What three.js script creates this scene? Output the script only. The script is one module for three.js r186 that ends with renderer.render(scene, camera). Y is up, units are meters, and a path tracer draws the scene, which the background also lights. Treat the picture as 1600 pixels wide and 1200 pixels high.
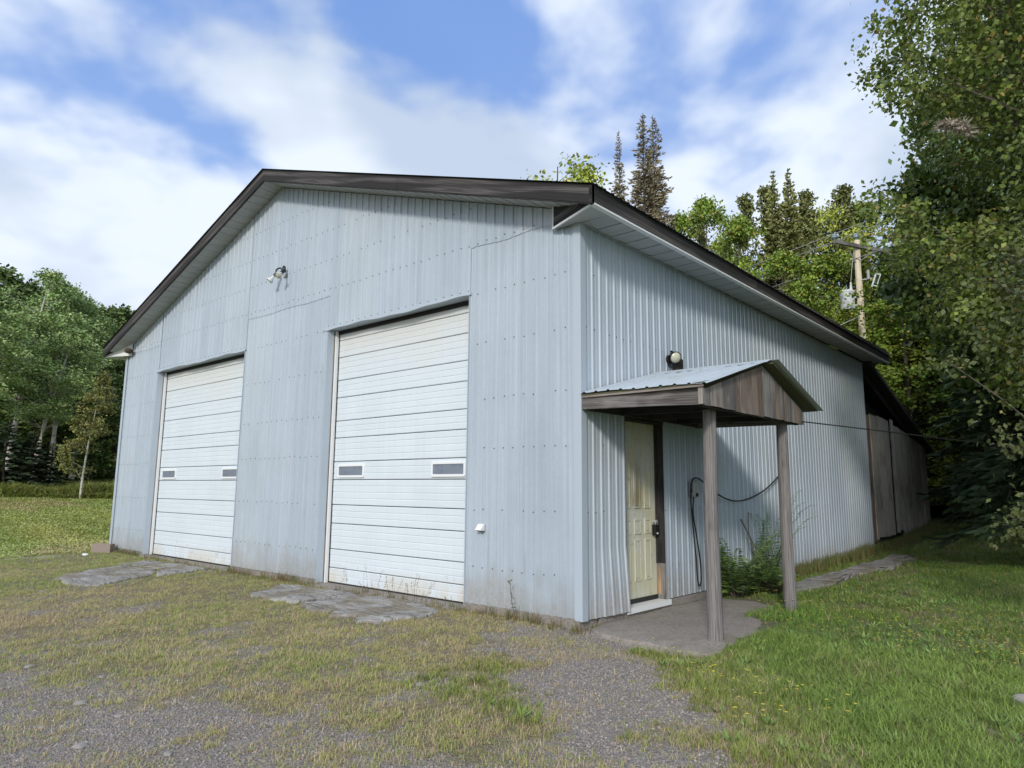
import * as THREE from 'three';
import { mergeGeometries } from 'three/addons/utils/BufferGeometryUtils.js';

// ---------------------------------------------------------------- camera, sky, sun, exposure
const scene = new THREE.Scene();
const camera = new THREE.PerspectiveCamera(57.67, 4 / 3, 0.05, 2000);
camera.position.set(4.344, 1.372, 6.1);
camera.rotation.set(THREE.MathUtils.degToRad(8.638), THREE.MathUtils.degToRad(41.138), THREE.MathUtils.degToRad(0.503), 'YXZ');
camera.updateMatrixWorld();
const renderer = new THREE.WebGLRenderer({ antialias: true });
renderer.setSize(1024, 768);
renderer.toneMapping = THREE.LinearToneMapping;
renderer.toneMappingExposure = 1.46;
renderer.shadowMap.enabled = true;

const SUN = new THREE.Vector3(0.42, 0.465, 0.85).normalize();
const sun = new THREE.DirectionalLight(new THREE.Color().setRGB(1, 0.945, 0.86), 1.5);
sun.position.copy(SUN).multiplyScalar(80);
sun.castShadow = true; sun.shadow.radius = 15;
sun.shadow.mapSize.set(4096, 4096);
Object.assign(sun.shadow.camera, { left: -45, right: 45, top: 45, bottom: -45, near: 1, far: 200 });
scene.add(sun); scene.add(sun.target);

// noise helpers (seeded, periodic)
function rng(seed) { let a = seed >>> 0; return () => { a = (a + 0x6D2B79F5) | 0; let t = Math.imul(a ^ (a >>> 15), 1 | a); t = (t + Math.imul(t ^ (t >>> 7), 61 | t)) ^ t; return ((t ^ (t >>> 14)) >>> 0) / 4294967296; }; }
function h3(x, y, z) { let h = Math.imul(x, 374761393) ^ Math.imul(y, 668265263) ^ Math.imul(z, 1274126177); h = Math.imul(h ^ (h >>> 13), 1274126177); h ^= h >>> 16; return (h >>> 0) / 4294967296; }
const fade = t => t * t * (3 - 2 * t);
function pn(x, y, px, py, s) {                       // 2-D value noise, period px, py
  const xi = Math.floor(x), yi = Math.floor(y), fx = fade(x - xi), fy = fade(y - yi);
  const m = (a, p) => ((a % p) + p) % p;
  const x0 = m(xi, px), x1 = m(xi + 1, px), y0 = m(yi, py), y1 = m(yi + 1, py);
  const a = h3(x0, y0, s), b = h3(x1, y0, s), c = h3(x0, y1, s), d = h3(x1, y1, s);
  return a + (b - a) * fx + (c - a) * fy + (a - b - c + d) * fx * fy;
}
const n2 = (x, y, s) => pn(x, y, 1 << 20, 1 << 20, s);
function fbm(x, y, o, s) { let v = 0, a = 0.5, t = 0; for (let i = 0; i < o; i++) { v += a * n2(x, y, s + i * 17); t += a; x = x * 2.03 + 11.3; y = y * 2.03 + 5.7; a *= 0.5; } return v / t; }
function pf(u, v, fx, fy, o, s) { let r = 0, a = 0.5, t = 0; for (let i = 0; i < o; i++) { r += a * pn(u * fx, v * fy, fx, fy, s + i * 17); t += a; fx *= 2; fy *= 2; a *= 0.5; } return r / t; }
function n3(x, y, z, s) {
  const xi = Math.floor(x), yi = Math.floor(y), zi = Math.floor(z), fx = fade(x - xi), fy = fade(y - yi), fz = fade(z - zi);
  const g = (i, j, k) => h3(xi + i + s * 57, yi + j, zi + k + s * 131), L = (a, b, t) => a + (b - a) * t;
  return L(L(L(g(0, 0, 0), g(1, 0, 0), fx), L(g(0, 1, 0), g(1, 1, 0), fx), fy), L(L(g(0, 0, 1), g(1, 0, 1), fx), L(g(0, 1, 1), g(1, 1, 1), fx), fy), fz);
}
const sst = (a, b, x) => { const t = Math.min(1, Math.max(0, (x - a) / (b - a))); return t * t * (3 - 2 * t); };
const mix = (a, b, t) => a + (b - a) * t;
const mix3 = (a, b, t) => [mix(a[0], b[0], t), mix(a[1], b[1], t), mix(a[2], b[2], t)];

function ray(px, py) {                                // direction of a photograph pixel (1600 x 1200)
  const f = 1089.93, v = new THREE.Vector3((px - 800) / f, -(py - 600) / f, -1).normalize();
  return v.applyQuaternion(camera.quaternion);
}
// the sky: broken thin cloud over blue, as a float equirect
{
  const W = 2048, H = 1024, data = new Float32Array(W * H * 4);
  const gaps = [[700, 10, 0.10, 1.0], [790, 70, 0.06, 0.7], [600, 5, 0.07, 0.6], [255, 140, 0.09, 0.8], [335, 200, 0.08, 1.1], [390, 250, 0.06, 0.8], [200, 40, 0.16, 0.6], [1120, 245, 0.12, 0.3], [980, 0, 0.05, 0.3], [1235, 20, 0.05, 0.3], [110, 120, 0.10, 0.45], [160, 515, 0.04, 0.8], [60, 200, 0.10, 0.3]]
    .map(([x, y, r, a]) => [ray(x, y), r, a]);
  const d = new THREE.Vector3();
  for (let j = 0; j < H; j++) for (let i = 0; i < W; i++) {
    const el = ((j + 0.5) / H - 0.5) * Math.PI, az = ((i + 0.5) / W - 0.5) * 2 * Math.PI;
    d.set(Math.cos(el) * Math.cos(az), Math.sin(el), Math.cos(el) * Math.sin(az));
    const k = (j * W + i) * 4; let r, g, b;
    if (d.y < -0.02) { r = 0.11; g = 0.12; b = 0.07; }
    else {
      const y = Math.max(d.y, 0) + 0.22, qx = d.x / y, qz = d.z / y;
      const wx = fbm(qx * 1.3, qz * 1.3, 3, 5) - 0.5, wz = fbm(qx * 1.3 + 9, qz * 1.3, 3, 8) - 0.5;
      const n = fbm(qx * 1.7 + wx * 1.1, qz * 1.7 + wz * 1.1, 6, 21);
      let c = 0.97 + (n - 0.5) * 2.1;
      for (const [g0, rad, amp] of gaps) { const t = d.distanceTo(g0) / (rad * 0.85); if (t < 3) c -= 0.8 * amp * Math.exp(-t * t) * (0.1 + 1.5 * (1 - n)); }
      const f2 = fbm(qx * 4.5 + wx, qz * 4.5 + wz, 5, 55);
      const f3 = fbm(qx * 11 + wz * 4, qz * 11 + wx * 4, 5, 66); c += (f2 - 0.5) * 1.25 + (f3 - 0.5) * 0.95; c += 0.35 * sst(0.5, 0.05, d.y);
      const cov = 0.08 + 0.92 * sst(-0.1, 1.0, c);
      const up = sst(0, 0.9, d.y);
      const blue = mix3([0.32, 0.46, 0.72], [0.075, 0.185, 0.49], Math.pow(up, 0.6));
      const body = fbm(qx * 2.2 + 4, qz * 2.2 - 3, 5, 91);
      const grey = sst(0.38, 0.7, body) * 0.5;
      const cl = mix3([0.60, 0.66, 0.745], [0.36, 0.435, 0.56], Math.min(1, grey * 1.7));
      const nearSun = Math.pow(Math.max(0, d.dot(SUN)), 6);
      [r, g, b] = mix3(blue, cl, cov);
      r *= 1 + 0.9 * nearSun; g *= 1 + 0.8 * nearSun; b *= 1 + 0.65 * nearSun;
    }
    data[k] = r; data[k + 1] = g; data[k + 2] = b; data[k + 3] = 1;
  }
  const sky = new THREE.DataTexture(data, W, H, THREE.RGBAFormat, THREE.FloatType);
  sky.mapping = THREE.EquirectangularReflectionMapping; sky.magFilter = sky.minFilter = THREE.LinearFilter; sky.wrapS = THREE.RepeatWrapping;
  sky.needsUpdate = true;
  scene.background = sky; scene.environment = sky;
}

// ---------------------------------------------------------------- textures and materials
const toS = c => { c = Math.min(1, Math.max(0, c)); return Math.round(255 * (c <= 0.0031308 ? 12.92 * c : 1.055 * Math.pow(c, 1 / 2.4) - 0.055)); };
function tex(w, h, fn, rx = 1, ry = 1, srgb = true) {
  const a = new Uint8Array(w * h * 4);
  for (let j = 0; j < h; j++) for (let i = 0; i < w; i++) {
    const c = fn((i + 0.5) / w, (j + 0.5) / h), k = (j * w + i) * 4;
    if (srgb) { a[k] = toS(c[0]); a[k + 1] = toS(c[1]); a[k + 2] = toS(c[2]); } else { const q = Math.round(255 * Math.min(1, Math.max(0, c))); a[k] = a[k + 1] = a[k + 2] = q; }
    a[k + 3] = 255;
  }
  const t = new THREE.DataTexture(a, w, h, THREE.RGBAFormat);
  if (srgb) t.colorSpace = THREE.SRGBColorSpace;
  t.wrapS = t.wrapT = THREE.RepeatWrapping; t.magFilter = THREE.LinearFilter; t.minFilter = THREE.LinearMipmapLinearFilter; t.generateMipmaps = true;
  t.repeat.set(rx, ry); t.needsUpdate = true; return t;
}
const std = o => new THREE.MeshStandardMaterial({ side: THREE.DoubleSide, ...o });
const rgb = (r, g, b) => new THREE.Color().setRGB(r, g, b);

const steelMap = tex(1024, 2048, (u, v) => {          // v spans 7 m of wall height: chalky streaks, mud splashed at the foot
  const st = pf(u, v, 150, 5, 3, 3), bl = pf(u, v, 5, 8, 4, 9), fine = pf(u, v, 120, 260, 2, 15), rust = sst(0.78, 0.90, pf(u, v, 40, 14, 3, 77)), mud = sst(0.085, 0.008, v + (pf(u, v, 22, 30, 3, 95) - 0.5) * 0.06);
  const k = 1 + (st - 0.5) * 0.24 + (bl - 0.5) * 0.2 + (fine - 0.5) * 0.06;
  return mix3(mix3([0.428 * k, 0.488 * k, 0.552 * k], [0.33, 0.34, 0.34], rust * 0.4 + sst(0.55, 0.8, bl) * 0.2), [0.30, 0.265, 0.22], mud * (0.25 + 0.5 * fine));
}, 1 / 3.1, 1 / 7);
const steelBump = tex(512, 512, (u, v) => 0.5 + (pf(u, v, 5, 4, 3, 31) - 0.5) * 0.9 + (pf(u, v, 14, 3, 2, 37) - 0.5) * 0.25, 1 / 2.3, 1 / 2.7, false);
const M = {};
M.steel = std({ map: steelMap, bumpMap: steelBump, bumpScale: 0.010, roughness: 0.48, metalness: 0.0 });
M.steelB = std({ map: steelMap, color: rgb(0.94, 0.955, 0.965), bumpMap: steelBump, bumpScale: 0.010, roughness: 0.45 });
M.steelC = std({ map: steelMap, color: rgb(1.04, 1.03, 1.01), bumpMap: steelBump, bumpScale: 0.011, roughness: 0.5 });
M.trim = std({ color: rgb(0.435, 0.497, 0.56), roughness: 0.42 });
M.screw = std({ color: rgb(0.12, 0.125, 0.13), roughness: 0.6, metalness: 0.3 });
M.white = std({ color: rgb(0.80, 0.81, 0.81), roughness: 0.5 });
M.soffit = std({ map: tex(256, 256, (u, v) => { const k = 0.45 * (1 + (pf(u, v, 3, 6, 4, 4) - 0.5) * 0.25); return [k * 0.97, k, k * 1.01]; }, 1, 1), roughness: 0.55 });
function woodTex(base, dark, seed, w = 1024, h = 512, strength = 1) {
  return tex(w, h, (u, v) => {
    const wob = pf(u, v, 4, 4, 3, seed) * 0.06;
    const g1 = pf(u, v + wob, 5, 60, 3, seed + 3), g2 = pf(u, v + wob, 12, 150, 2, seed + 7), bl = pf(u, v, 5, 3, 4, seed + 11);
    const crack = sst(0.70, 0.80, pf(u, v + wob, 6, 90, 2, seed + 23));
    let c = mix3(base, dark, Math.min(1, strength * (sst(0.35, 0.75, g1) * 0.45 + sst(0.42, 0.72, bl) * 0.6)));
    const k = (0.8 + g2 * 0.4) * (1 - crack * 0.55); return [c[0] * k, c[1] * k, c[2] * k];
  }, 1 / 1.9, 1 / 0.55);
}
const woodBump = tex(512, 512, (u, v) => pf(u, v, 4, 70, 3, 141) * 0.7 + pf(u, v, 6, 6, 2, 5) * 0.3, 1 / 1.2, 1 / 0.5, false);
M.greyWood = std({ map: woodTex([0.25, 0.235, 0.225], [0.085, 0.075, 0.07], 200), bumpMap: woodBump, bumpScale: 0.004, roughness: 0.92 });
M.darkWood = std({ map: tex(1024, 512, (u, v) => {   // blackened boards, worn to grey in long streaks
    const wob = pf(u, v, 3, 3, 3, 246) * 0.08, st = sst(0.46, 0.72, pf(u, v + wob, 2, 9, 4, 241)), g2 = pf(u, v + wob, 9, 130, 2, 243), k = 0.7 + 0.6 * g2;
    return mix3([0.020 * k, 0.018 * k, 0.019 * k], [0.105 * k, 0.095 * k, 0.092 * k], st * (0.35 + 0.65 * sst(0.35, 0.6, g2)));
  }, 1 / 3.4, 1 / 0.6), bumpMap: woodBump, bumpScale: 0.003, roughness: 0.85 });
M.blackWood = std({ map: woodTex([0.05, 0.045, 0.043], [0.012, 0.011, 0.011], 260, 512, 256), bumpMap: woodBump, bumpScale: 0.003, roughness: 0.9 });
M.brownWood = std({ map: woodTex([0.24, 0.19, 0.155], [0.11, 0.08, 0.06], 280), bumpMap: woodBump, bumpScale: 0.004, roughness: 0.92 });
M.plankWood = std({ map: woodTex([0.31, 0.275, 0.25], [0.15, 0.115, 0.095], 300), bumpMap: woodBump, bumpScale: 0.004, roughness: 0.92 });
M.barnWood = std({ map: woodTex([0.42, 0.385, 0.335], [0.22, 0.195, 0.165], 320), bumpMap: woodBump, bumpScale: 0.005, roughness: 0.93 });
M.barnWoodB = std({ map: woodTex([0.47, 0.42, 0.36], [0.26, 0.22, 0.18], 340), bumpMap: woodBump, bumpScale: 0.005, roughness: 0.93 });
M.postWood = std({ map: woodTex([0.235, 0.218, 0.21], [0.085, 0.075, 0.072], 360, 1024, 512, 1.1), bumpMap: woodBump, bumpScale: 0.012, roughness: 0.92 });
M.rawWood = std({ map: woodTex([0.46, 0.30, 0.16], [0.25, 0.15, 0.08], 380, 512, 256), roughness: 0.9 });
M.poleWood = std({ map: woodTex([0.80, 0.71, 0.53], [0.62, 0.52, 0.37], 400, 512, 512, 0.8), roughness: 0.9 });
const doorMap = tex(1024, 1024, (u, v) => {          // u, v span one whole garage door
  const st = pf(u, v, 7, 60, 3, 3), ver = pf(u, v, 90, 2, 2, 6), bl = pf(u, v, 6, 6, 4, 12);
  let c = [0.655, 0.715, 0.76]; const k = 1 + (st - 0.5) * 0.06 + (ver - 0.5) * 0.05 + (bl - 0.5) * 0.07; c = [c[0] * k, c[1] * k, c[2] * k];
  c = mix3(c, [0.67, 0.645, 0.58], sst(0.74, 0.98, v + (bl - 0.5) * 0.2) * 0.55);
  c = mix3(c, [0.58, 0.50, 0.36], sst(0.09, 0.0, v) * sst(0.3, 0.7, pf(u, v, 14, 3, 4, 41) ) * 0.55);
  c = mix3(c, [0.42, 0.36, 0.28], sst(0.72, 0.82, pf(u, v, 70, 60, 2, 51)) * sst(0.14, 0.0, v) * 0.5);
  return c;
});
M.door = std({ map: doorMap, roughness: 0.55 });
M.glass = std({ map: tex(256, 128, (u, v) => { const k = 0.13 + 0.12 * pf(u, v, 4, 3, 4, 8) + 0.05 * pf(u, v, 60, 3, 2, 9); return [k * 0.85, k * 0.97, k * 1.2]; }), roughness: 0.1 });
M.rubber = std({ color: rgb(0.015, 0.015, 0.016), roughness: 0.8 });
M.entry = std({ map: tex(512, 1024, (u, v) => {        // cream steel door with a brown smear
    const bl = pf(u, v, 5, 9, 4, 5), ver = pf(u, v, 40, 4, 3, 19);
    let c = mix3([0.60, 0.575, 0.41], [0.62, 0.625, 0.54], sst(0.3, 0.7, bl));
    const sm = Math.exp(-Math.pow((u - 0.50 + (ver - .5) * .25) / 0.16, 2)) * sst(0.47, 0.54, v) * sst(0.86, 0.58, v);
    c = mix3(c, [0.16, 0.12, 0.05], Math.min(1, sm * (0.35 + ver * 0.8)));
    c = mix3(c, [0.33, 0.29, 0.15], sst(0.55, 0.8, ver) * 0.25);
    c = mix3(c, [0.22, 0.17, 0.07], sst(0.74, 0.84, pf(u, v, 18, 30, 3, 88)) * 0.6);
    return c;
  }), roughness: 0.55 });
M.concrete = std({ map: tex(1024, 1024, (u, v) => {
    const a = pf(u, v, 7, 7, 5, 14), f = pf(u, v, 200, 200, 2, 15), s = sst(0.62, 0.8, pf(u, v, 110, 110, 2, 22));
    const k = 0.75 + a * 0.35 + (f - 0.5) * 0.5 - s * 0.25; return mix3([0.30 * k, 0.265 * k, 0.235 * k], [0.16, 0.15, 0.10], sst(0.58, 0.8, a) * 0.5);
  }, 1 / 2.2, 1 / 2.2), bumpMap: tex(512, 512, (u, v) => pf(u, v, 90, 90, 3, 61), 1 / 1.1, 1 / 1.1, false), bumpScale: 0.006, roughness: 0.95 });
M.rubble = std({ map: tex(1024, 1024, (u, v) => {
    const a = pf(u, v, 5, 14, 5, 114), f = pf(u, v, 90, 160, 3, 115), st = pf(u, v, 3, 40, 4, 121), cr = sst(0.025, 0.0, Math.abs(pf(u, v, 3, 5, 5, 131) - 0.5)), dirt = sst(0.50, 0.66, pf(u, v, 6, 8, 5, 171));
    const k = 0.6 + a * 0.5 + (f - 0.5) * 0.7 + (st - 0.5) * 0.5; return mix3(mix3([0.34 * k, 0.32 * k, 0.30 * k], [0.20, 0.165, 0.115], dirt * 0.75), [0.09, 0.08, 0.06], cr * 0.7);
  }, 1 / 2.0, 1 / 2.0), bumpMap: tex(512, 512, (u, v) => pf(u, v, 9, 34, 5, 161), 1 / 1.3, 1 / 1.3, false), bumpScale: 0.05, roughness: 0.95 });
M.porchRoof = std({ map: tex(512, 512, (u, v) => { const a = pf(u, v, 6, 6, 4, 3), b = pf(u, v, 50, 4, 3, 8); const k = 0.86 + a * 0.2 + (b - .5) * .15; return mix3([0.50 * k, 0.56 * k, 0.61 * k], [0.45, 0.38, 0.25], sst(0.78, 0.9, pf(u, v, 9, 9, 3, 44)) * 0.5); }, 1 / 1.6, 1 / 1.6), bumpMap: steelBump, bumpScale: 0.006, roughness: 0.42 });
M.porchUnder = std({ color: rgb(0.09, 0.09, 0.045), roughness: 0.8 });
M.roof = std({ color: rgb(0.045, 0.042, 0.042), roughness: 0.6 });
M.black = std({ color: rgb(0.012, 0.012, 0.013), roughness: 0.45 });
M.cable = std({ color: rgb(0.012, 0.012, 0.013), roughness: 0.55 });
M.wire = std({ color: rgb(0.33, 0.34, 0.34), roughness: 0.5 });
M.grey = std({ color: rgb(0.36, 0.37, 0.37), roughness: 0.5 });
M.galv = std({ color: rgb(0.46, 0.47, 0.48), roughness: 0.45, metalness: 0.4 });
M.transformer = std({ color: rgb(0.62, 0.65, 0.67), roughness: 0.45 });
M.insulator = std({ color: rgb(0.22, 0.29, 0.33), roughness: 0.2 });
M.porcelain = std({ color: rgb(0.62, 0.66, 0.66), roughness: 0.3 });
M.lens = std({ color: rgb(0.55, 0.54, 0.42), roughness: 0.15 });
M.bulb = std({ color: rgb(0.72, 0.73, 0.72), roughness: 0.15 });
M.brownBox = std({ color: rgb(0.035, 0.025, 0.023), roughness: 0.6 });
M.brick = std({ map: tex(128, 128, (u, v) => { const k = 0.75 + 0.5 * pf(u, v, 20, 20, 3, 6); return [0.30 * k, 0.24 * k, 0.20 * k]; }, 4, 4), roughness: 0.95 });
M.stone = std({ color: rgb(0.27, 0.255, 0.24), roughness: 0.95 });
M.pebble = std({ color: rgb(1, 1, 1), roughness: 0.95 });
M.nest = std({ map: tex(128, 128, (u, v) => { const k = 0.6 + 0.8 * pf(u, v, 30, 30, 3, 6); return [0.075 * k, 0.058 * k, 0.04 * k]; }, 6, 6), roughness: 1 });
M.silk = std({ color: rgb(0.27, 0.22, 0.17), roughness: 1 });
M.leafFar = std({ vertexColors: true, roughness: 0.62 });
const leafMat = (tr) => new THREE.MeshPhysicalMaterial({ vertexColors: true, side: THREE.DoubleSide, roughness: 0.62, transmission: tr, thickness: 0 });
M.leaf = leafMat(0.3); M.needle = std({ vertexColors: true, roughness: 0.8 });
M.grass = new THREE.MeshPhysicalMaterial({ vertexColors: true, side: THREE.DoubleSide, roughness: 0.75, transmission: 0.25, thickness: 0 });
M.bark = std({ map: tex(256, 512, (u, v) => { const k = 0.5 + pf(u, v, 24, 8, 4, 6); return [0.105 * k, 0.088 * k, 0.072 * k]; }, 2, 1), roughness: 0.95 });
M.birchBark = std({ map: tex(256, 512, (u, v) => { const k = 0.8 + 0.3 * pf(u, v, 4, 30, 3, 6), d = sst(0.68, 0.74, pf(u, v, 5, 34, 2, 12)); return mix3([0.50 * k, 0.47 * k, 0.42 * k], [0.06, 0.055, 0.05], d); }, 2, 1), roughness: 0.85 });
M.deadBark = std({ color: rgb(0.115, 0.095, 0.078), roughness: 0.95 });

// ---------------------------------------------------------------- object helpers
const counts = {};
function numbered(n) { const k = counts[n] = (counts[n] ?? -1) + 1; return k ? `${n}_${String(k).padStart(3, '0')}` : n; }
function shade(o) { o.traverse(m => { if (m.isMesh) { m.castShadow = true; m.receiveShadow = true; } }); return o; }
function tag(o, label, category, group, kind) { o.userData = { ...o.userData, label, category }; if (group) o.userData.group = group; if (kind) o.userData.kind = kind; return o; }
function thing(name, label, category, p = [0, 0, 0], group) { const g = new THREE.Group(); g.name = numbered(name); g.position.set(...p); scene.add(g); return tag(g, label, category, group); }
function mesh(name, geo, mat, parent) { const m = new THREE.Mesh(Array.isArray(geo) ? mergeAll(geo) : geo, mat); m.name = parent ? name : numbered(name); m.castShadow = m.receiveShadow = true; (parent ?? scene).add(m); return m; }
function group(name, parent) { const g = new THREE.Group(); g.name = name; parent.add(g); return g; }
function mergeAll(l) { return mergeGeometries(l.map(g => { let q = g.index ? g.toNonIndexed() : g; for (const k of Object.keys(q.attributes)) if (!['position', 'normal', 'uv'].includes(k)) q.deleteAttribute(k); return q; })); }
function uvBox(g, ox = 0, oy = 0, along = 'auto') {     // uv in metres by the face's main direction, u along the longest side
  g = g.index ? g.toNonIndexed() : g; g.computeVertexNormals(); g.computeBoundingBox();
  const p = g.attributes.position, n = g.attributes.normal, s = g.boundingBox.getSize(new THREE.Vector3()).toArray();
  const A = along === 'auto' ? s.indexOf(Math.max(...s)) : along, uv = new Float32Array(p.count * 2);
  for (let i = 0; i < p.count; i++) {
    const nn = [Math.abs(n.getX(i)), Math.abs(n.getY(i)), Math.abs(n.getZ(i))], d = nn.indexOf(Math.max(...nn)), c = [p.getX(i), p.getY(i), p.getZ(i)];
    let a = A === d ? (A + 1) % 3 : A, b = 3 - a - d; uv[2 * i] = c[a] + ox; uv[2 * i + 1] = c[b] + oy;
  }
  g.setAttribute('uv', new THREE.BufferAttribute(uv, 2)); return g;
}
const R0 = rng(77);
function box(x0, x1, y0, y1, z0, z1, along) { const g = new THREE.BoxGeometry(Math.abs(x1 - x0), Math.abs(y1 - y0), Math.abs(z1 - z0)); g.translate((x0 + x1) / 2, (y0 + y1) / 2, (z0 + z1) / 2); return uvBox(g, R0() * 5, R0() * 5, along); }
function prism(poly, axis, a, b, along) {              // polygon extruded between a and b along axis
  const sh = new THREE.Shape(poly.map(p => new THREE.Vector2(p[0], p[1]))), g = new THREE.ExtrudeGeometry(sh, { depth: b - a, bevelEnabled: false });
  const p = g.attributes.position;
  for (let i = 0; i < p.count; i++) { const u = p.getX(i), v = p.getY(i), w = p.getZ(i) + a; if (axis === 'z') p.setXYZ(i, u, v, w); else if (axis === 'x') p.setXYZ(i, w, v, u); else p.setXYZ(i, u, w, v); }
  return uvBox(g, R0() * 5, R0() * 5, along);
}
const V = (x, y, z) => new THREE.Vector3(x, y, z);
function tube(pts, r, seg = 24, rad = 6) { return new THREE.TubeGeometry(new THREE.CatmullRomCurve3(pts.map(p => V(...p))), seg, r, rad); }
function log(p0, p1, r0, r1, seed, seg = 16, rad = 14) {  // slightly crooked round pole, u along
  const a = V(...p0), b = V(...p1), L = a.distanceTo(b), pos = [], uv = [], idx = [], q = new THREE.Quaternion().setFromUnitVectors(V(0, 1, 0), b.clone().sub(a).normalize());
  for (let j = 0; j <= seg; j++) for (let i = 0; i <= rad; i++) {
    const t = j / seg, th = (i % rad) / rad * 2 * Math.PI, r = mix(r0, r1, t) * (0.95 + 0.1 * n3(Math.cos(th) * 1.5 + 5, t * L * 2.2, Math.sin(th) * 1.5 + 5, seed));
    const v = V(Math.cos(th) * r + (n2(t * L * 0.8, 1, seed) - 0.5) * r * 0.35, t * L, Math.sin(th) * r + (n2(t * L * 0.8, 9, seed) - 0.5) * r * 0.35).applyQuaternion(q).add(a);
    pos.push(v.x, v.y, v.z); uv.push(t * L + seed, i / rad * 2 * Math.PI * r0);
  }
  for (let j = 0; j < seg; j++) for (let i = 0; i < rad; i++) { const k = j * (rad + 1) + i; idx.push(k, k + rad + 1, k + 1, k + 1, k + rad + 1, k + rad + 2); }
  const c0 = pos.length / 3; pos.push(b.x, b.y, b.z); uv.push(0, 0); for (let i = 0; i < rad; i++) idx.push(seg * (rad + 1) + i, c0, seg * (rad + 1) + i + 1);
  const g = new THREE.BufferGeometry(); g.setAttribute('position', new THREE.Float32BufferAttribute(pos, 3)); g.setAttribute('uv', new THREE.Float32BufferAttribute(uv, 2)); g.setIndex(idx); g.computeVertexNormals(); return g;
}
// ---------------------------------------------------------------- ground
function gh(x, z) {
  let y = -0.05;
  if (z > 0) y -= 0.026 * Math.min(z, 9);
  if (x < -13) y += 0.076 * Math.min(-13 - x, 42) * sst(-13, -20, x);
  const b = -9 - z; if (b > 0) y += 0.036 * Math.min(b, 90) * sst(0, 8, b);
  if (z < 0 && x > -2) y += 0.012 * Math.min(-z, 11);
  y -= 0.055 * sst(1.2, 0.3, Math.hypot((x - 0.9) * 0.8, z - 0.5));
  y += (n2(x * 0.35 + 3, z * 0.35, 4) - 0.5) * 0.05 + (n2(x * 1.3, z * 1.3, 6) - 0.5) * 0.02;
  return y;
}
const gapDist = (px, pz, ax, az, bx, bz) => { const dx = bx - ax, dz = bz - az, t = Math.min(1, Math.max(0, ((px - ax) * dx + (pz - az) * dz) / (dx * dx + dz * dz))); return Math.hypot(px - ax - dx * t, pz - az - dz * t); };
// how much bare gravel shows (0 turf .. 1 gravel) and how green the turf is (0 dry .. 1 lush)
function gravel(x, z) {
  const w = (fbm(x * 0.8 + 3, z * 0.8, 4, 300) - 0.5) * 1.7, f = (fbm(x * 3.6, z * 3.6, 4, 310) - 0.5) * 1.7;
  let g = 0.12;
  g = Math.max(g, 1.15 - gapDist(x, z, 0.3, 0.65, 2.4, 2.9) * 0.95);         // bare gravel in front of the entry slab
  g = Math.max(g, 1.0 - gapDist(x, z, -4.4, 5.4, 1.2, 4.0) * 0.5);         // and along the drive at lower left
  g = Math.max(g, 0.42 - Math.abs(z - 2.7) * 0.16 - Math.max(0, -5 - x) * 0.1);
  const side = sst(-0.9, 1.2, ((x - 1.15) * 2.1 - (z + 0.35) * 1.5) / 2.6);  // lawn to the right of the drive
  g -= 1.5 * side; g -= 0.06 * Math.max(0, -6 - x);
  if (z < -0.2 && x > -0.2) g -= 1.2;
  if (z < -0.3 && x < -12) g -= 1;
  return sst(0.2, 0.9, g + w * 0.7 + f * 0.8);
}
function lush(x, z) {
  let l = 0.16; const w = fbm(x * 0.6 + 40, z * 0.6, 4, 330) - 0.5;
  l += 0.85 * sst(-0.2, 0.7, ((x - 1.0) * 2.1 - (z + 0.5) * 1.5) / 2.6);
  l += 0.45 * sst(-5.5, -12, x);
  if (z < -0.2 && x > -0.2) l = Math.max(l, 0.55 + 0.4 * sst(0.9, 2, x));
  l += 0.22 * Math.exp(-Math.pow(Math.hypot(x + 0.7, z - 2.4) / 0.5, 2));
  return Math.min(1, Math.max(0, l + w * 0.9));
}
const grv = [0.245, 0.218, 0.198], soil = [0.185, 0.155, 0.115], dry = [0.215, 0.175, 0.08], green = [0.095, 0.145, 0.028], pale = [0.35, 0.345, 0.125];
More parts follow.
